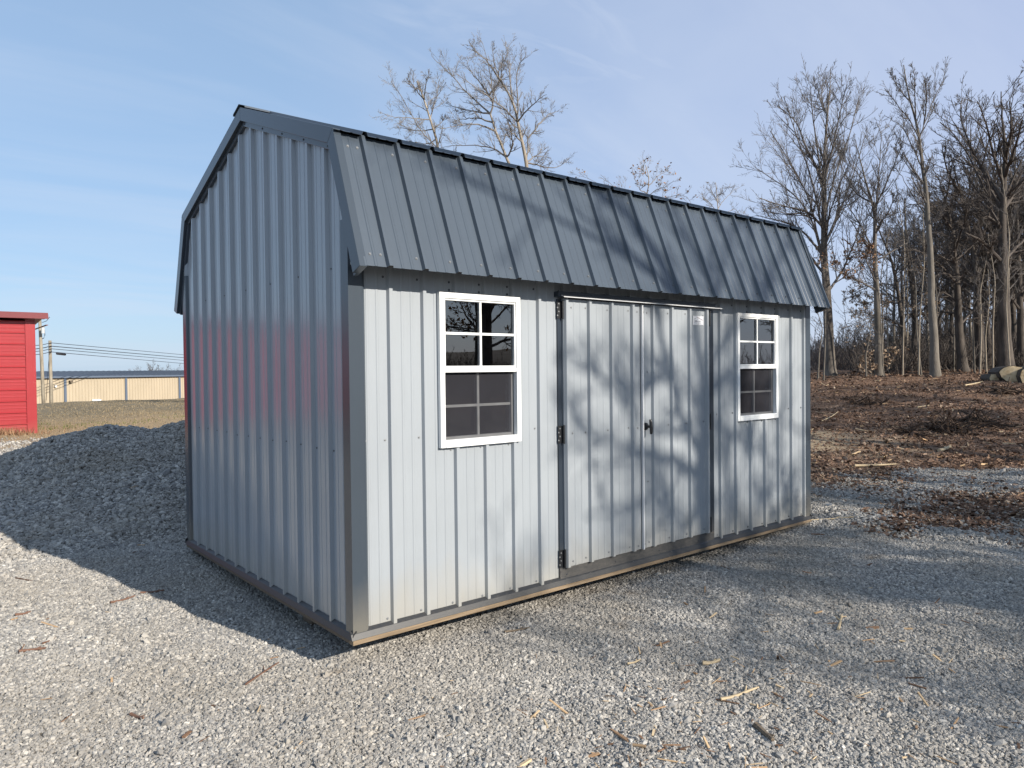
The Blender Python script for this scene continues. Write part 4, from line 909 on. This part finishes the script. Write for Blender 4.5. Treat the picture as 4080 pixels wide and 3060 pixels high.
lim = [[(610, 290), (540, 220), (500, 130)], [(640, 200), (700, 120), (800, 60)], [(600, 300), (700, 230), (780, 210), (850, 150)], [(635, 110), (570, 60), (560, 10)], [(560, 480), (700, 330), (830, 290), (950, 270), (1010, 360)], [(560, 480), (420, 330), (300, 180), (200, 100)], [(540, 560), (330, 300), (150, 150), (20, 110)]]
build_tree('small_bare_tree', 'small treetop with a few rust-brown leaves above the roof', 'tree', T[0], [(T, .09, .012)], [(Z8(26, l, spread(i)*.4), .022, .007) for i, l in enumerate(lim)], 24,
           M_palebark, M_twigpale, k=(9, 6, 4), ratio=(.4, .55, .55), rmin=.0038, group=GS, leaves=(130, .055, M_leaf, lambda p: (p[:, 2] < 9.4) & (p[:, 0] > 17)))
T = ground_base([at(2880, 1600, 28)]+Z8(28, [(1300, 900), (1245, 450), (1235, 320), (1220, 170)]))
lim = [[(1245, 440), (1150, 330), (1100, 300)], [(1240, 380), (1320, 300), (1400, 220)], [(1235, 330), (1180, 240), (1160, 170)], [(1250, 480), (1380, 400), (1480, 500)], [(1232, 300), (1290, 260), (1340, 200)], [(1250, 500), (1120, 430), (1050, 400)]]
build_tree('small_bare_tree', 'small leafless treetop above the right half of the roof', 'tree', T[0], [(T, .08, .012)], [(Z8(28, l, spread(i)*.4), .02, .007) for i, l in enumerate(lim)], 25,
           M_palebark, M_twigpale, k=(9, 6, 4), ratio=(.4, .55, .55), rmin=.0038, group=GS)
# distant trees over the tan building
for i, (u, Dd, h) in enumerate(((480, 150, 7.), (505, 165, 7.6), (595, 150, 8.3), (625, 150, 8.8), (668, 160, 7.2), (700, 155, 7.6))):
    p = at(u, 1500, Dd); dup(protos[i % 3], (p[0], p[1], -4.6), rt.uniform(0, 6.28), h/13*.9, 'tiny far bare tree showing over the tan building roof', 'far treetops over the tan building')

# woods beside and behind the camera: they throw the dappled shade and show in the window glass
def from_wall(pts, y):
    """shadow points (x, z) on the shed front, carried back along the sun's rays to depth y in front of it"""
    return [np.array([x+.25*(-yy), yy, z+.5*(-yy)]) for (x, z), yy in zip(pts, y if isinstance(y, (list, tuple)) else [y]*len(pts))]
def wl(pts, y0, dy=0.0): return from_wall(pts, [y0+dy*i/max(1, len(pts)-1) for i in range(len(pts))])
y0 = -11.0
tr_ = [np.array([5.85, -11., H(5.85, -11)-.1]), np.array([5.9, -11.0, 2.5])]+wl([(3.17, .11), (3.15, .42), (3.14, .75)], y0)
lim = [wl([(3.14, .72), (2.97, .93), (2.83, 1.12), (2.77, 1.31), (2.72, 1.52), (2.63, 1.79), (2.55, 2.4)], y0, 1.0), wl([(3.14, .75), (3.18, .95), (3.23, 1.17), (3.32, 1.3), (3.52, 1.42), (3.75, 1.5), (4.2, 2.0)], y0, -1.2),
       wl([(3.20, 1.05), (3.20, 1.3), (3.15, 1.57), (3.10, 1.8), (3.0, 2.6), (2.9, 3.6)], y0, -.6), wl([(3.14, .62), (2.76, .73), (2.39, .81), (2.04, .9), (1.76, .96), (1.63, 1.17)], y0, 1.4), wl([(3.15, .3), (2.95, .12), (2.82, .22), (2.70, .42), (2.55, .52), (2.36, .42), (2.1, .38), (1.8, .40)], y0, .9),
       wl([(2.74, 1.42), (2.55, 1.33), (2.38, 1.26), (2.2, 1.3), (1.84, 1.40), (1.56, 1.53)], y0+.5, .6), wl([(3.25, 1.2), (3.5, .95), (3.85, .75), (4.2, .62), (4.6, .3)], y0-.3, -1.0), wl([(3.52, 1.42), (3.9, 1.25), (4.3, 1.3)], y0-.8, -.6),
       wl([(2.9, 1.0), (2.6, .95), (2.3, 1.1), (2.0, 1.3), (1.8, 1.65)], y0, 1.3), wl([(2.63, 1.79), (2.3, 2.2), (1.7, 2.6)], y0+.6, 1.2), wl([(3.1, 1.9), (3.5, 2.5), (4.1, 3.0)], y0-.6, -1),
       wl([(3.15, -.3), (2.6, -.6), (1.9, -.7), (1.1, -1.0)], y0, .8), wl([(3.2, -.8), (3.8, -1.1), (4.7, -1.0)], y0, -.8), wl([(3.2, -1.2), (2.5, -1.5), (1.6, -1.6), (.9, -2.0)], y0, .9), wl([(3.25, -1.0), (4.0, -1.6), (5.0, -1.9)], y0, -.9), wl([(3.2, -.5), (3.7, -.45), (4.5, -.2)], y0, -.6),
       wl([(2.77, 1.3), (2.5, 2.2), (2.1, 3.3)], y0, .8), wl([(2.9, 2.0), (2.3, 2.7), (1.4, 3.3)], y0+.2, .9), wl([(3.25, 1.3), (3.8, 2.2), (4.2, 3.2)], y0, -.9), wl([(2.6, 1.9), (1.9, 2.4), (1.1, 2.55), (.4, 2.9)], y0+.3, 1.2), wl([(3.5, 1.45), (4.1, 2.3), (4.8, 2.8)], y0-.4, -1)]
GC = 'trees on the sunny side of the yard'
build_tree('yard_tree', 'forked bare tree on the sunny side whose shadow falls across the doors', 'tree', tr_[0], [(tr_, .15, .07)], [(l, .07 if i < 4 else .045, .014) for i, l in enumerate(lim)], 31,
           M_bark, M_twig, k=(10, 5, 3), ratio=(.36, .5, .5), ang=(48, 44, 40), up=(.2, .15, .1), rmin=.006, group=GC)
yard = [(9.6, -11.6, 12, .17), (11.6, -14.0, 14, .22), (15.2, -11.5, 12.5, .17), (19.5, -13.0, 14, .2), (24.5, -11.5, 14, .22), (31, -12, 13, .2), (11.2, -18, 13, .2), (10.3, -22, 14, .2), (6.4, -13.4, 6.6, .1), (8.2, -12.4, 7.0, .1), (5.6, -15.2, 6.2, .1), (38, -24, 13, .2), (42, -27, 14, .2), (45, -23, 12, .2), (48, -30, 14, .2), (52, -26, 14, .2), (56, -31, 14, .2), (40, -33, 14, .2), (34, -28, 13, .2), (20, -30, 14, .2), (25, -31, 14, .2)]  # the short ones are added, sized to shade only the near gravel
for i, (x, y, h, r) in enumerate(yard):
    z = H(x, y); lab = 'bare yard tree on the sunny side, mirrored in the panes or added for shade'
    if i < 2:
        pts = [(x, y, z-.15), (x+.1, y, z+h*.25), (x-.1+.5*i, y+.1, z+h*.5), (x+.3, y-.2, z+h*.75), (x+.2, y, z+h)]; rg = np.random.default_rng(70+i); limbs = []
        for j in range(11):
            zz = z+h*rg.uniform(.16, .75); a = rg.uniform(0, 6.28); l = h*rg.uniform(.18, .32)
            limbs.append(([(x+.1, y, zz), (x+l*.5*math.cos(a), y+l*.5*math.sin(a), zz+l*.18), (x+l*math.cos(a), y+l*math.sin(a), zz+l*.5)], r*.35, .015))
        build_tree('oak_tree', ''+('nearer' if i == 0 else 'farther')+' leafy oak of the two mirrored in the left window', 'tree', (x, y, z), [(pts, r, .04)], limbs, 70+i, M_darkbark, M_twigdark, k=(13, 7, 4), ratio=(.42, .5, .5), up=(.1, .08, .06), rmin=.007, group=GC,
                   leaves=(1100, .075, M_leaf, lambda p: p[:, 2] < 6.5))
    else: dup(protos[i % 3], (x, y, z-.1), rt.uniform(0, 6.28), h/13, lab, GC)

# far treeline and thickets
def thicket(name, label, pos, hgt, spreadxy, n, seed, m):
    rg = np.random.default_rng(seed); i = rg.integers(0, len(pos), n); P = pos[i]+rg.normal(0, 1, (n, 2))*spreadxy; z = height(P[:, 0], P[:, 1])
    hh = hgt[i]*rg.uniform(.45, 1.1, n); C = np.empty((n, 5, 3)); C[:, 0] = np.stack([P[:, 0], P[:, 1], z-.1], 1); d = np.stack([rg.normal(0, .28, n), rg.normal(0, .28, n), np.ones(n)], 1)
    for j in range(1, 5): d = d+rg.normal(0, .16, (n, 3)); C[:, j] = C[:, j-1]+d/np.linalg.norm(d, axis=1, keepdims=True)*(hh/4)[:, None]
    R = np.full((n, 1), 1.)*rg.uniform(.012, .03, n)[:, None]*np.linspace(1, .4, 5)[None]; C2, R2, L2 = spawn(rg, C, R, hh, 4, .25, 38, .45, 4, .25, .15, .6, .011)
    C3, R3, L3 = spawn(rg, C2, R2, L2, 3, .2, 38, .5, 3, .15, .15, .7, .010)
    v1, q1 = tubes(C, R, 3); v2, q2 = tubes(C2, R2, 3); v3, q3 = tubes(C3, R3, 3); o = link(name, mesh(name, np.vstack([v1, v2, v3]), np.vstack([q1, q2+len(v1), q3+len(v1)+len(v2)]), m)); tag(o, label, 'thicket', kind='stuff'); return o
pos = []; hg = []
for u in np.arange(3120, 4300, 9):
    Dd = 66+9*math.sin(u*.013)+rt.uniform(-6, 10); p = at(u, 1480, Dd); pos.append(p[:2]); hg.append((1.6+.9*math.sin(u*.021)**2+rt.uniform(-.2, .5)+(.8 if u > 3480 else 0))*1.0)
M_far = mat('far_brush', (.15, .125, .115), .9, .1)
thicket('far_brush', 'grey-brown brush line far behind the cleared ground', np.array(pos), np.array(hg), 2.2, 5200, 91, M_far)
pos = []; hg = []
for u in np.arange(3500, 4250, 12):
    Dd = 38+rt.uniform(-2, 7); p = at(u, 1500, Dd); pos.append(p[:2]); hg.append(rt.uniform(.7, 2.1))
thicket('undergrowth', 'dark tangled undergrowth between the trunks of the wood', np.array(pos), np.array(hg), .9, 1900, 92, M_twigdark)
pos = []; hg = []
for u in np.arange(3480, 4600, 10):
    Dd = 52+rt.uniform(-6, 16); p = at(u, 1490, Dd); pos.append(p[:2]); hg.append(rt.uniform(2, 5))
thicket('deep_woods', 'dark mass of stems deep in the wood', np.array(pos), np.array(hg), 1.6, 2200, 93, M_twigdark)
pos = []; hg = []
for a in np.arange(.8, 2.9, .006):
    rr_ = 36+rt.uniform(-5, 14); pos.append((CAM[0]+4+rr_*math.sin(a), CAM[1]-2+rr_*math.cos(a))); hg.append(rt.uniform(1.4, 3.4))
pos = [p for p in pos if p[1] < -16 or p[0] > 44]; thicket('sunny_side_woods', 'brushy wood edge closing the yard on the sunny side', np.array(pos), np.array(hg[:len(pos)]), 1.5, 2600, 94, M_twigdark)
def hill():
    n = 90; V = []
    for i in range(n):
        a = 1.15+2.0*i/(n-1); hh = (4.2+2.4*math.sin(i*.13)+1.0*math.sin(i*.37+1))*min(1, i/12, (n-1-i)/12)
        for rr_, f in ((70, 0), (90, .55), (120, 1), (170, .8), (230, 0)):
            x = rr_*math.sin(a); y = rr_*math.cos(a); V.append((x, y, hh*f-1.0))
    q = [(i*5+j, i*5+j+1, (i+1)*5+j+1, (i+1)*5+j) for i in range(n-1) for j in range(4)]
    m = mat('wooded_hill', (.05, .045, .045), .95, .1); vary(m, (.055, .048, .045), .4, .2)
    tag(link('hill', mesh('hill', V, q, m, smooth=True)), 'dark wooded hill beyond the yard on the sunny side', kind='structure')
hill()
# low shrub with pale leaves
T = ground_base(Z5(34, [(680, 1560), (676, 1500), (670, 1450)]))
build_tree('leafy_shrub', 'low shrub holding cream dry leaves at the foot of the grey trunk', 'shrub', T[0], [(T, .03, .01)], [(Z5(34, l, spread(i)*.2), .014, .006) for i, l in enumerate([[(680, 1555), (650, 1500), (640, 1460)], [(680, 1555), (710, 1490), (720, 1450)], [(680, 1555), (670, 1480), (660, 1430)], [(700, 1555), (760, 1500), (790, 1440)]])], 27, M_bark, M_twig, k=(7, 4, 3), ratio=(.5, .5, .5), rmin=.005, leaves=(520, .08, M_paleleaf, None))

# ------------------------------------------------------------------ log pile, brush heaps, fallen wood
M_cut = mat('fresh_cut_wood', (.55, .40, .22), .8); v_ = coords(M_cut, (1, 1, 1)); f_ = noise(M_cut, v_, 7, 6, .7); LK(M_cut, ramp(M_cut, f_, [(.3, (.42, .27, .13)), (.5, (.70, .53, .31)), (.75, (.80, .64, .42))]), bsdf(M_cut).inputs['Base Color'])
def log(name, label, c, r, length, ang, tilt=0.0, seed=0, group=None, flat=1.0):
    rg = np.random.default_rng(seed); n = 22; root = thing(name, label, 'log', tuple(c), group); ax = np.array([math.cos(ang), math.sin(ang), tilt]); ax /= np.linalg.norm(ax); sd = np.cross(ax, [0, 0, 1]); sd /= np.linalg.norm(sd); up_ = np.cross(sd, ax)
    prof = 1+.10*np.sin(np.arange(n)*2*np.pi/n*2+rg.uniform(0, 6))+.06*rg.normal(size=n); V = []
    for t in (0, .04, .5, 1.0):
        V += [np.array(c)+ax*length*t+r*prof[k]*(1-.1*t)*(math.cos(2*math.pi*k/n)*sd+flat*math.sin(2*math.pi*k/n)*up_) for k in range(n)]
    b = MB().add(V, [(k+j*n, (k+1) % n+j*n, (k+1) % n+(j+1)*n, k+(j+1)*n) for j in range(3) for k in range(n)]+[tuple(range(3*n, 4*n))]); adopt(b.obj('bark', M_darkbark), root)
    b = MB().add([np.array(c)-ax*.004*(1+np.random.default_rng(k).random())+r*.96*prof[k]*(math.cos(2*math.pi*k/n)*sd+flat*math.sin(2*math.pi*k/n)*up_) for k in range(n)]+[np.array(c)-ax*.03], [(k, (k+1) % n, n) for k in range(n)]); adopt(b.obj('cut_face', M_cut), root); return root
def face_dir(p): d = np.array(p)-CAM; return math.atan2(d[1], d[0])
GL = 'cut logs stacked at the right edge'
c = at(4046, 1493, 26); log('cut_log', 'largest cut log with a pale end face, lying across the stack', c, .50, 1.3, .6, 0, 1, GL, .62)
c = at(4120, 1500, 25.5); log('cut_log', 'thick cut log at the outer right end of the stack', c, .40, 1.3, .6, 0, 2, GL)
c = at(3962, 1530, 26.6); c[2] = H(c[0], c[1])+.12; log('cut_log', 'small dark log on the ground left of the stack', c, .16, .9, face_dir(c)+.35, 0, 3, GL)
c = at(4040, 1548, 26.4); c[2] = H(c[0], c[1])+.16; log('cut_log', 'dark lower log under the large pale-ended one', c, .19, 3.5, face_dir(c)+.1, 0, 4, GL)
c = at(4110, 1550, 26.0); c[2] = H(c[0], c[1])+.16; log('cut_log', 'dark log wedged beneath the outer end of the stack', c, .2, 3.5, face_dir(c)+.05, 0, 5, GL)
def ground_at(u, v):
    d = at(u, v, 1)-CAM; t = np.concatenate([np.arange(1, 30, .02), np.arange(30, 300, .25)])
    p = CAM+t[:, None]*d; below = p[:, 2] < height(p[:, 0], p[:, 1]); k = int(np.argmax(below)) if below.any() else len(t)-1
    return p[k]
M_root = mat('muddy_roots', (.075, .052, .038), .9, .15); vary(M_root, (.075, .052, .038), .5, 3)
def brush_heap(label, u, v, wdt, hgt, n, seed):
    p = ground_at(u, v); rg = np.random.default_rng(seed); root = thing('brush_heap', label, 'brush heap', (p[0], p[1], H(p[0], p[1])), 'heaps of torn roots and branches')
    q = p[:2]+rg.normal(0, wdt*.3, (n, 2)); z = height(q[:, 0], q[:, 1])+hgt*np.exp(-((q-p[:2])**2).sum(1)/(wdt*.45)**2)*rg.random(n); d = rg.normal(size=(n, 3)); d[:, 2] *= .3; d /= np.linalg.norm(d, axis=1, keepdims=True); C = np.empty((n, 4, 3)); C[:, 0] = np.stack([q[:, 0], q[:, 1], z], 1)
    for j in range(1, 4): d = d+rg.normal(0, .3, (n, 3)); d /= np.linalg.norm(d, axis=1, keepdims=True); C[:, j] = C[:, j-1]+d*wdt*.14
    R = rg.uniform(.006, .022, n)[:, None]*np.linspace(1, .5, 4)[None]; v1, q1 = tubes(C, R, 4); adopt(link('branches', mesh('branches', v1, q1, M_root)), root)
brush_heap('large dark brush heap out on the cleared brown ground', 3765, 1712, 1.0, .16, 150, 1)
brush_heap('small dark clump of roots on the brown ground near the shed corner', 3443, 1610, (.8), .12, 110, 2)
brush_heap('flat brush clump to the right of the large heap', 3900, 1693, .9, .14, 140, 3)
brush_heap('root clump lying below and left of the large heap', 3630, 1730, .6, .1, 90, 4)
brush_heap('clump of dark brush in front of the log stack', 4000, 1562, 1.0, .14, 120, 5)
def stick(name, label, pix, r, m, group=None, lift=.012):
    P = [ground_at(u, v) for u, v in pix]; P = [np.array([p[0], p[1], H(p[0], p[1])+lift+.004*((-1)**i)]) for i, p in enumerate(P)]
    P = resample(P, 6); n = len(P); V = MB(); V.tube([tuple(p) for p in P], [r*(1-.5*i/n) for i in range(n)], 6)
    t = P[3]; d = P[4]-P[2]; pd = np.array([-d[1], d[0], .02]); V.tube([tuple(t), tuple(t+d*.5+pd*.35)], [r*.6, r*.3], 5); o = V.obj(name, m); tag(o, label, 'stick', group or 'sticks lying on the gravel'); return o
M_stick = mat('red_brown_twig', (.16, .085, .055), .8); M_pstick = mat('tan_splinter', (.50, .39, .24), .8)
for lab, pix, r, m in (
    ('straight reddish twig on sunlit gravel below the shed corner', [(980, 2740), (1040, 2695), (1110, 2650)], .006, M_stick),
    ('thick brown twig lying far left on the sunlit gravel', [(75, 2612), (120, 2600), (182, 2597)], .010, M_stick),
    ('thin bent twig just above the thick brown one', [(170, 2576), (200, 2563), (220, 2550)], .006, M_stick),
    ('dark twig crossing the edge of the shed shadow', [(440, 2412), (500, 2395), (540, 2383)], .009, M_stick),
    ('dark twig lying inside the shed shadow', [(560, 2373), (610, 2365), (655, 2360)], .009, M_stick),
    ('short dark twig at the lower left among the stones', [(520, 2862), (548, 2870), (572, 2877)], .008, M_stick),
    ('rusty twig cluster at the left near the shadow', [(60, 2460), (100, 2452), (122, 2448)], .010, M_stick),
    ('long curved tan splinter on the shaded gravel at lower right', [(2872, 2803), (2930, 2790), (2985, 2762), (3022, 2747)], .009, M_pstick),
    ('upright-looking tan stick on the shaded gravel', [(3340, 2517), (3348, 2490), (3354, 2460)], .009, M_pstick),
    ('broad brown splinter on the gravel right of centre', [(2800, 2655), (2835, 2650), (2868, 2645)], .013, M_pstick),
    ('thick dark stick near the bottom right', [(3010, 2905), (3045, 2935), (3080, 2962)], .016, M_dwood),
    ('pale twig near the bottom edge, right of centre', [(2500, 2660), (2530, 2648), (2552, 2640)], .006, M_pstick),
    ('pale stick poking out from under the far end of the shed', [(3215, 2080), (3300, 2074), (3400, 2066)], .010, M_pstick),
    ('forked dark twig in front of the shed corner', [(2010, 2528), (2060, 2518), (2110, 2510)], .008, M_dwood)):
    stick('fallen_stick', lab, pix, r, m)
for lab, pix, r in (('pale split log piece on the brown ground with a second bit beside it', [(3742, 1804), (3760, 1800), (3787, 1786)], .035), ('long pale branch lying on brown soil by the dark ruts', [(3405, 1865), (3460, 1862), (3570, 1858)], .018), ('grey branch lying on the brown ground below the trunks', [(3845, 1539), (3880, 1533), (3915, 1524)], .03),
                    ('thin pale branch slanting near the shed corner', [(3275, 1683), (3310, 1668), (3345, 1640)], .012), ('pale branch near the middle of the brown ground', [(3655, 1627), (3680, 1624), (3702, 1620)], .02)):
    stick('fallen_branch', lab, pix, r, M_pstick, 'branches lying on the brown ground', .03)
# grass tufts: green weeds at the far edge of the gravel and by the red wall
M_green = leafmat('green_weeds', (.05, .075, .02), (.15, .16, .05)); M_drygrass = leafmat('dry_grass_blades', (.15, .12, .075), (.34, .27, .17))
def blades(name, label, cs, n, h, m, seed):
    rg = np.random.default_rng(seed); cs = np.array(cs); i = rg.integers(0, len(cs), n); x = cs[i, 0]+rg.normal(0, 1, n)*cs[i, 2]; y = cs[i, 1]+rg.normal(0, 1, n)*cs[i, 2]*.6; z = height(x, y)
    a = rg.uniform(0, 6.28, n); w = .012; hh = h*rg.uniform(.4, 1.2, n); lx = rg.normal(0, .4, n)*hh; ly = rg.normal(0, .4, n)*hh
    V = np.stack([np.stack([x-w*np.cos(a), y-w*np.sin(a), z-.02], 1), np.stack([x+w*np.cos(a), y+w*np.sin(a), z-.02], 1), np.stack([x+lx, y+ly, z+hh], 1)], 1).reshape(-1, 3)
    o = link(name, mesh(name, V, np.arange(3*n).reshape(-1, 3), m)); tag(o, label, 'grass', kind='stuff')
cs = []
for u, v, s in ((255, 1705, .5), (270, 1700, .5), (365, 1688, .3), (530, 1686, .5), (560, 1683, .6), (700, 1655, .6), (720, 1660, .6), (160, 1692, .4), (240, 1710, .4)):
    p = ground_at(u, v); cs.append((p[0], p[1], s))
blades('green_weeds', 'low green weeds at the far edge of the gravel', cs, 450, .08, M_green, 1)
blades('wall_weeds', 'dry brown weeds along the foot of the red building', [(x, 19.55, .35) for x in np.arange(-9, .6, .3)], 5200, .2, M_leaf, 2)
rg = np.random.default_rng(8); cs = [(x, y, 1.2) for x, y in zip(rg.uniform(-2, 20, 400), rg.uniform(17, 42, 400))]
blades('dry_grass', 'dry tan grass covering the field in front of the tan building', cs, 30000, .06, M_drygrass, 3)

# ------------------------------------------------------------------ sky and sun
w = bpy.data.worlds.new('World'); S.world = w; w.use_nodes = True; nt = w.node_tree; nt.nodes.clear()
out = nt.nodes.new('ShaderNodeOutputWorld'); bg = nt.nodes.new('ShaderNodeBackground'); bg.inputs['Strength'].default_value = .126
sky = nt.nodes.new('ShaderNodeTexSky'); sky.sky_type = 'NISHITA'; sky.sun_disc = False
el = math.asin(SUN[2]); az = math.atan2(SUN[0], SUN[1]); sky.sun_elevation = el; sky.sun_rotation = az
sky.altitude = 200; sky.air_density = 1.0; sky.dust_density = .7; sky.ozone_density = 2.2
tc = nt.nodes.new('ShaderNodeTexCoord'); sx = nt.nodes.new('ShaderNodeSeparateXYZ'); nt.links.new(tc.outputs['Generated'], sx.inputs[0])
def wm(op, a, b):
    n = nt.nodes.new('ShaderNodeMath'); n.operation = op
    for s_, v in ((n.inputs[0], a), (n.inputs[1], b)):
        if isinstance(v, (int, float)): s_.default_value = v
        else: nt.links.new(v, s_)
    return n.outputs[0]
dz = wm('ADD', wm('MAXIMUM', sx.outputs['Z'], 0.0), .12); cx_ = wm('DIVIDE', sx.outputs['X'], dz); cy_ = wm('DIVIDE', sx.outputs['Y'], dz)
cb = nt.nodes.new('ShaderNodeCombineXYZ'); nt.links.new(cx_, cb.inputs[0]); nt.links.new(cy_, cb.inputs[1])
mp = nt.nodes.new('ShaderNodeMapping'); mp.inputs['Scale'].default_value = (.55, 1.3, 1); mp.inputs['Rotation'].default_value = (0, 0, .7); nt.links.new(cb.outputs[0], mp.inputs[0])
nz = nt.nodes.new('ShaderNodeTexNoise'); nz.inputs['Scale'].default_value = .9; nz.inputs['Detail'].default_value = 7; nz.inputs['Roughness'].default_value = .55; nz.inputs['Distortion'].default_value = .6; nt.links.new(mp.outputs[0], nz.inputs['Vector'])
cr = nt.nodes.new('ShaderNodeMapRange'); cr.inputs[1].default_value = .42; cr.inputs[2].default_value = .78; cr.inputs[3].default_value = .0; cr.inputs[4].default_value = .55; nt.links.new(nz.outputs[0], cr.inputs[0])
mx = nt.nodes.new('ShaderNodeMix'); mx.data_type = 'RGBA'; nt.links.new(cr.outputs[0], mx.inputs[0]); 
# hazy winter air: the clear-sky model washed with pale blue low down and a faint lilac veil to the east
hz = nt.nodes.new('ShaderNodeMapRange'); hz.inputs[1].default_value = 0; hz.inputs[2].default_value = .62; nt.links.new(sx.outputs['Z'], hz.inputs[0])
hr = nt.nodes.new('ShaderNodeValToRGB'); hr.color_ramp.elements[0].color = (1.98, 2.80, 3.92, 1); hr.color_ramp.elements[1].color = (1.55, 2.22, 3.3, 1)
em_ = hr.color_ramp.elements.new(.4); em_.color = (1.72, 2.55, 3.75, 1); nt.links.new(hz.outputs[0], hr.inputs[0])
lv = nt.nodes.new('ShaderNodeMapRange'); lv.inputs[1].default_value = .35; lv.inputs[2].default_value = .95; lv.inputs[4].default_value = .75; nt.links.new(sx.outputs['X'], lv.inputs[0])
m1 = nt.nodes.new('ShaderNodeMix'); m1.data_type = 'RGBA'; nt.links.new(lv.outputs[0], m1.inputs[0]); nt.links.new(hr.outputs[0], m1.inputs[6]); m1.inputs[7].default_value = (2.75, 3.0, 4.1, 1)
m2 = nt.nodes.new('ShaderNodeMix'); m2.data_type = 'RGBA'; m2.inputs[0].default_value = .82; nt.links.new(sky.outputs[0], m2.inputs[6]); nt.links.new(m1.outputs[2], m2.inputs[7])
wd = at(2180, 60, 1)-CAM; wd = wd/np.linalg.norm(wd)
vd = nt.nodes.new('ShaderNodeVectorMath'); vd.operation = 'DOT_PRODUCT'; nt.links.new(tc.outputs['Generated'], vd.inputs[0]); vd.inputs[1].default_value = tuple(wd)
wr = nt.nodes.new('ShaderNodeMapRange'); wr.inputs[1].default_value = .965; wr.inputs[2].default_value = 1.0; nt.links.new(vd.outputs['Value'], wr.inputs[0])
wz = nt.nodes.new('ShaderNodeTexNoise'); wz.inputs['Scale'].default_value = 5; wz.inputs['Detail'].default_value = 8; wz.inputs['Distortion'].default_value = 1.2; nt.links.new(mp.outputs[0], wz.inputs['Vector'])
ws = nt.nodes.new('ShaderNodeMapRange'); ws.inputs[1].default_value = .40; ws.inputs[2].default_value = .72; ws.inputs[4].default_value = .42; nt.links.new(wz.outputs[0], ws.inputs[0])
wf = wm('MAXIMUM', cr.outputs[0], wm('MULTIPLY', wr.outputs[0], ws.outputs[0])); nt.links.new(wf, mx.inputs[0])
nt.links.new(m2.outputs[2], mx.inputs[6]); mx.inputs[7].default_value = (3.3, 3.7, 4.4, 1)
nt.links.new(mx.outputs[2], bg.inputs[0]); nt.links.new(bg.outputs[0], out.inputs[0])
sl_ = bpy.data.lights.new('sun', 'SUN'); sl_.energy = 4.2; sl_.angle = rad(.53); sl_.color = (1, .925, .82); so_ = bpy.data.objects.new('sun', sl_); COL.objects.link(so_)
so_.rotation_euler = Vector(SUN).to_track_quat('Z', 'Y').to_euler()
S.view_settings.view_transform = 'Standard'; S.view_settings.look = 'None'; S.view_settings.exposure = .72; S.view_settings.gamma = 1
S.cycles.max_bounces = 6; S.cycles.diffuse_bounces = 2; S.cycles.glossy_bounces = 3; S.cycles.transparent_max_bounces = 8; S.cycles.use_denoising = True
S.cycles.caustics_reflective = False; S.cycles.caustics_refractive = False
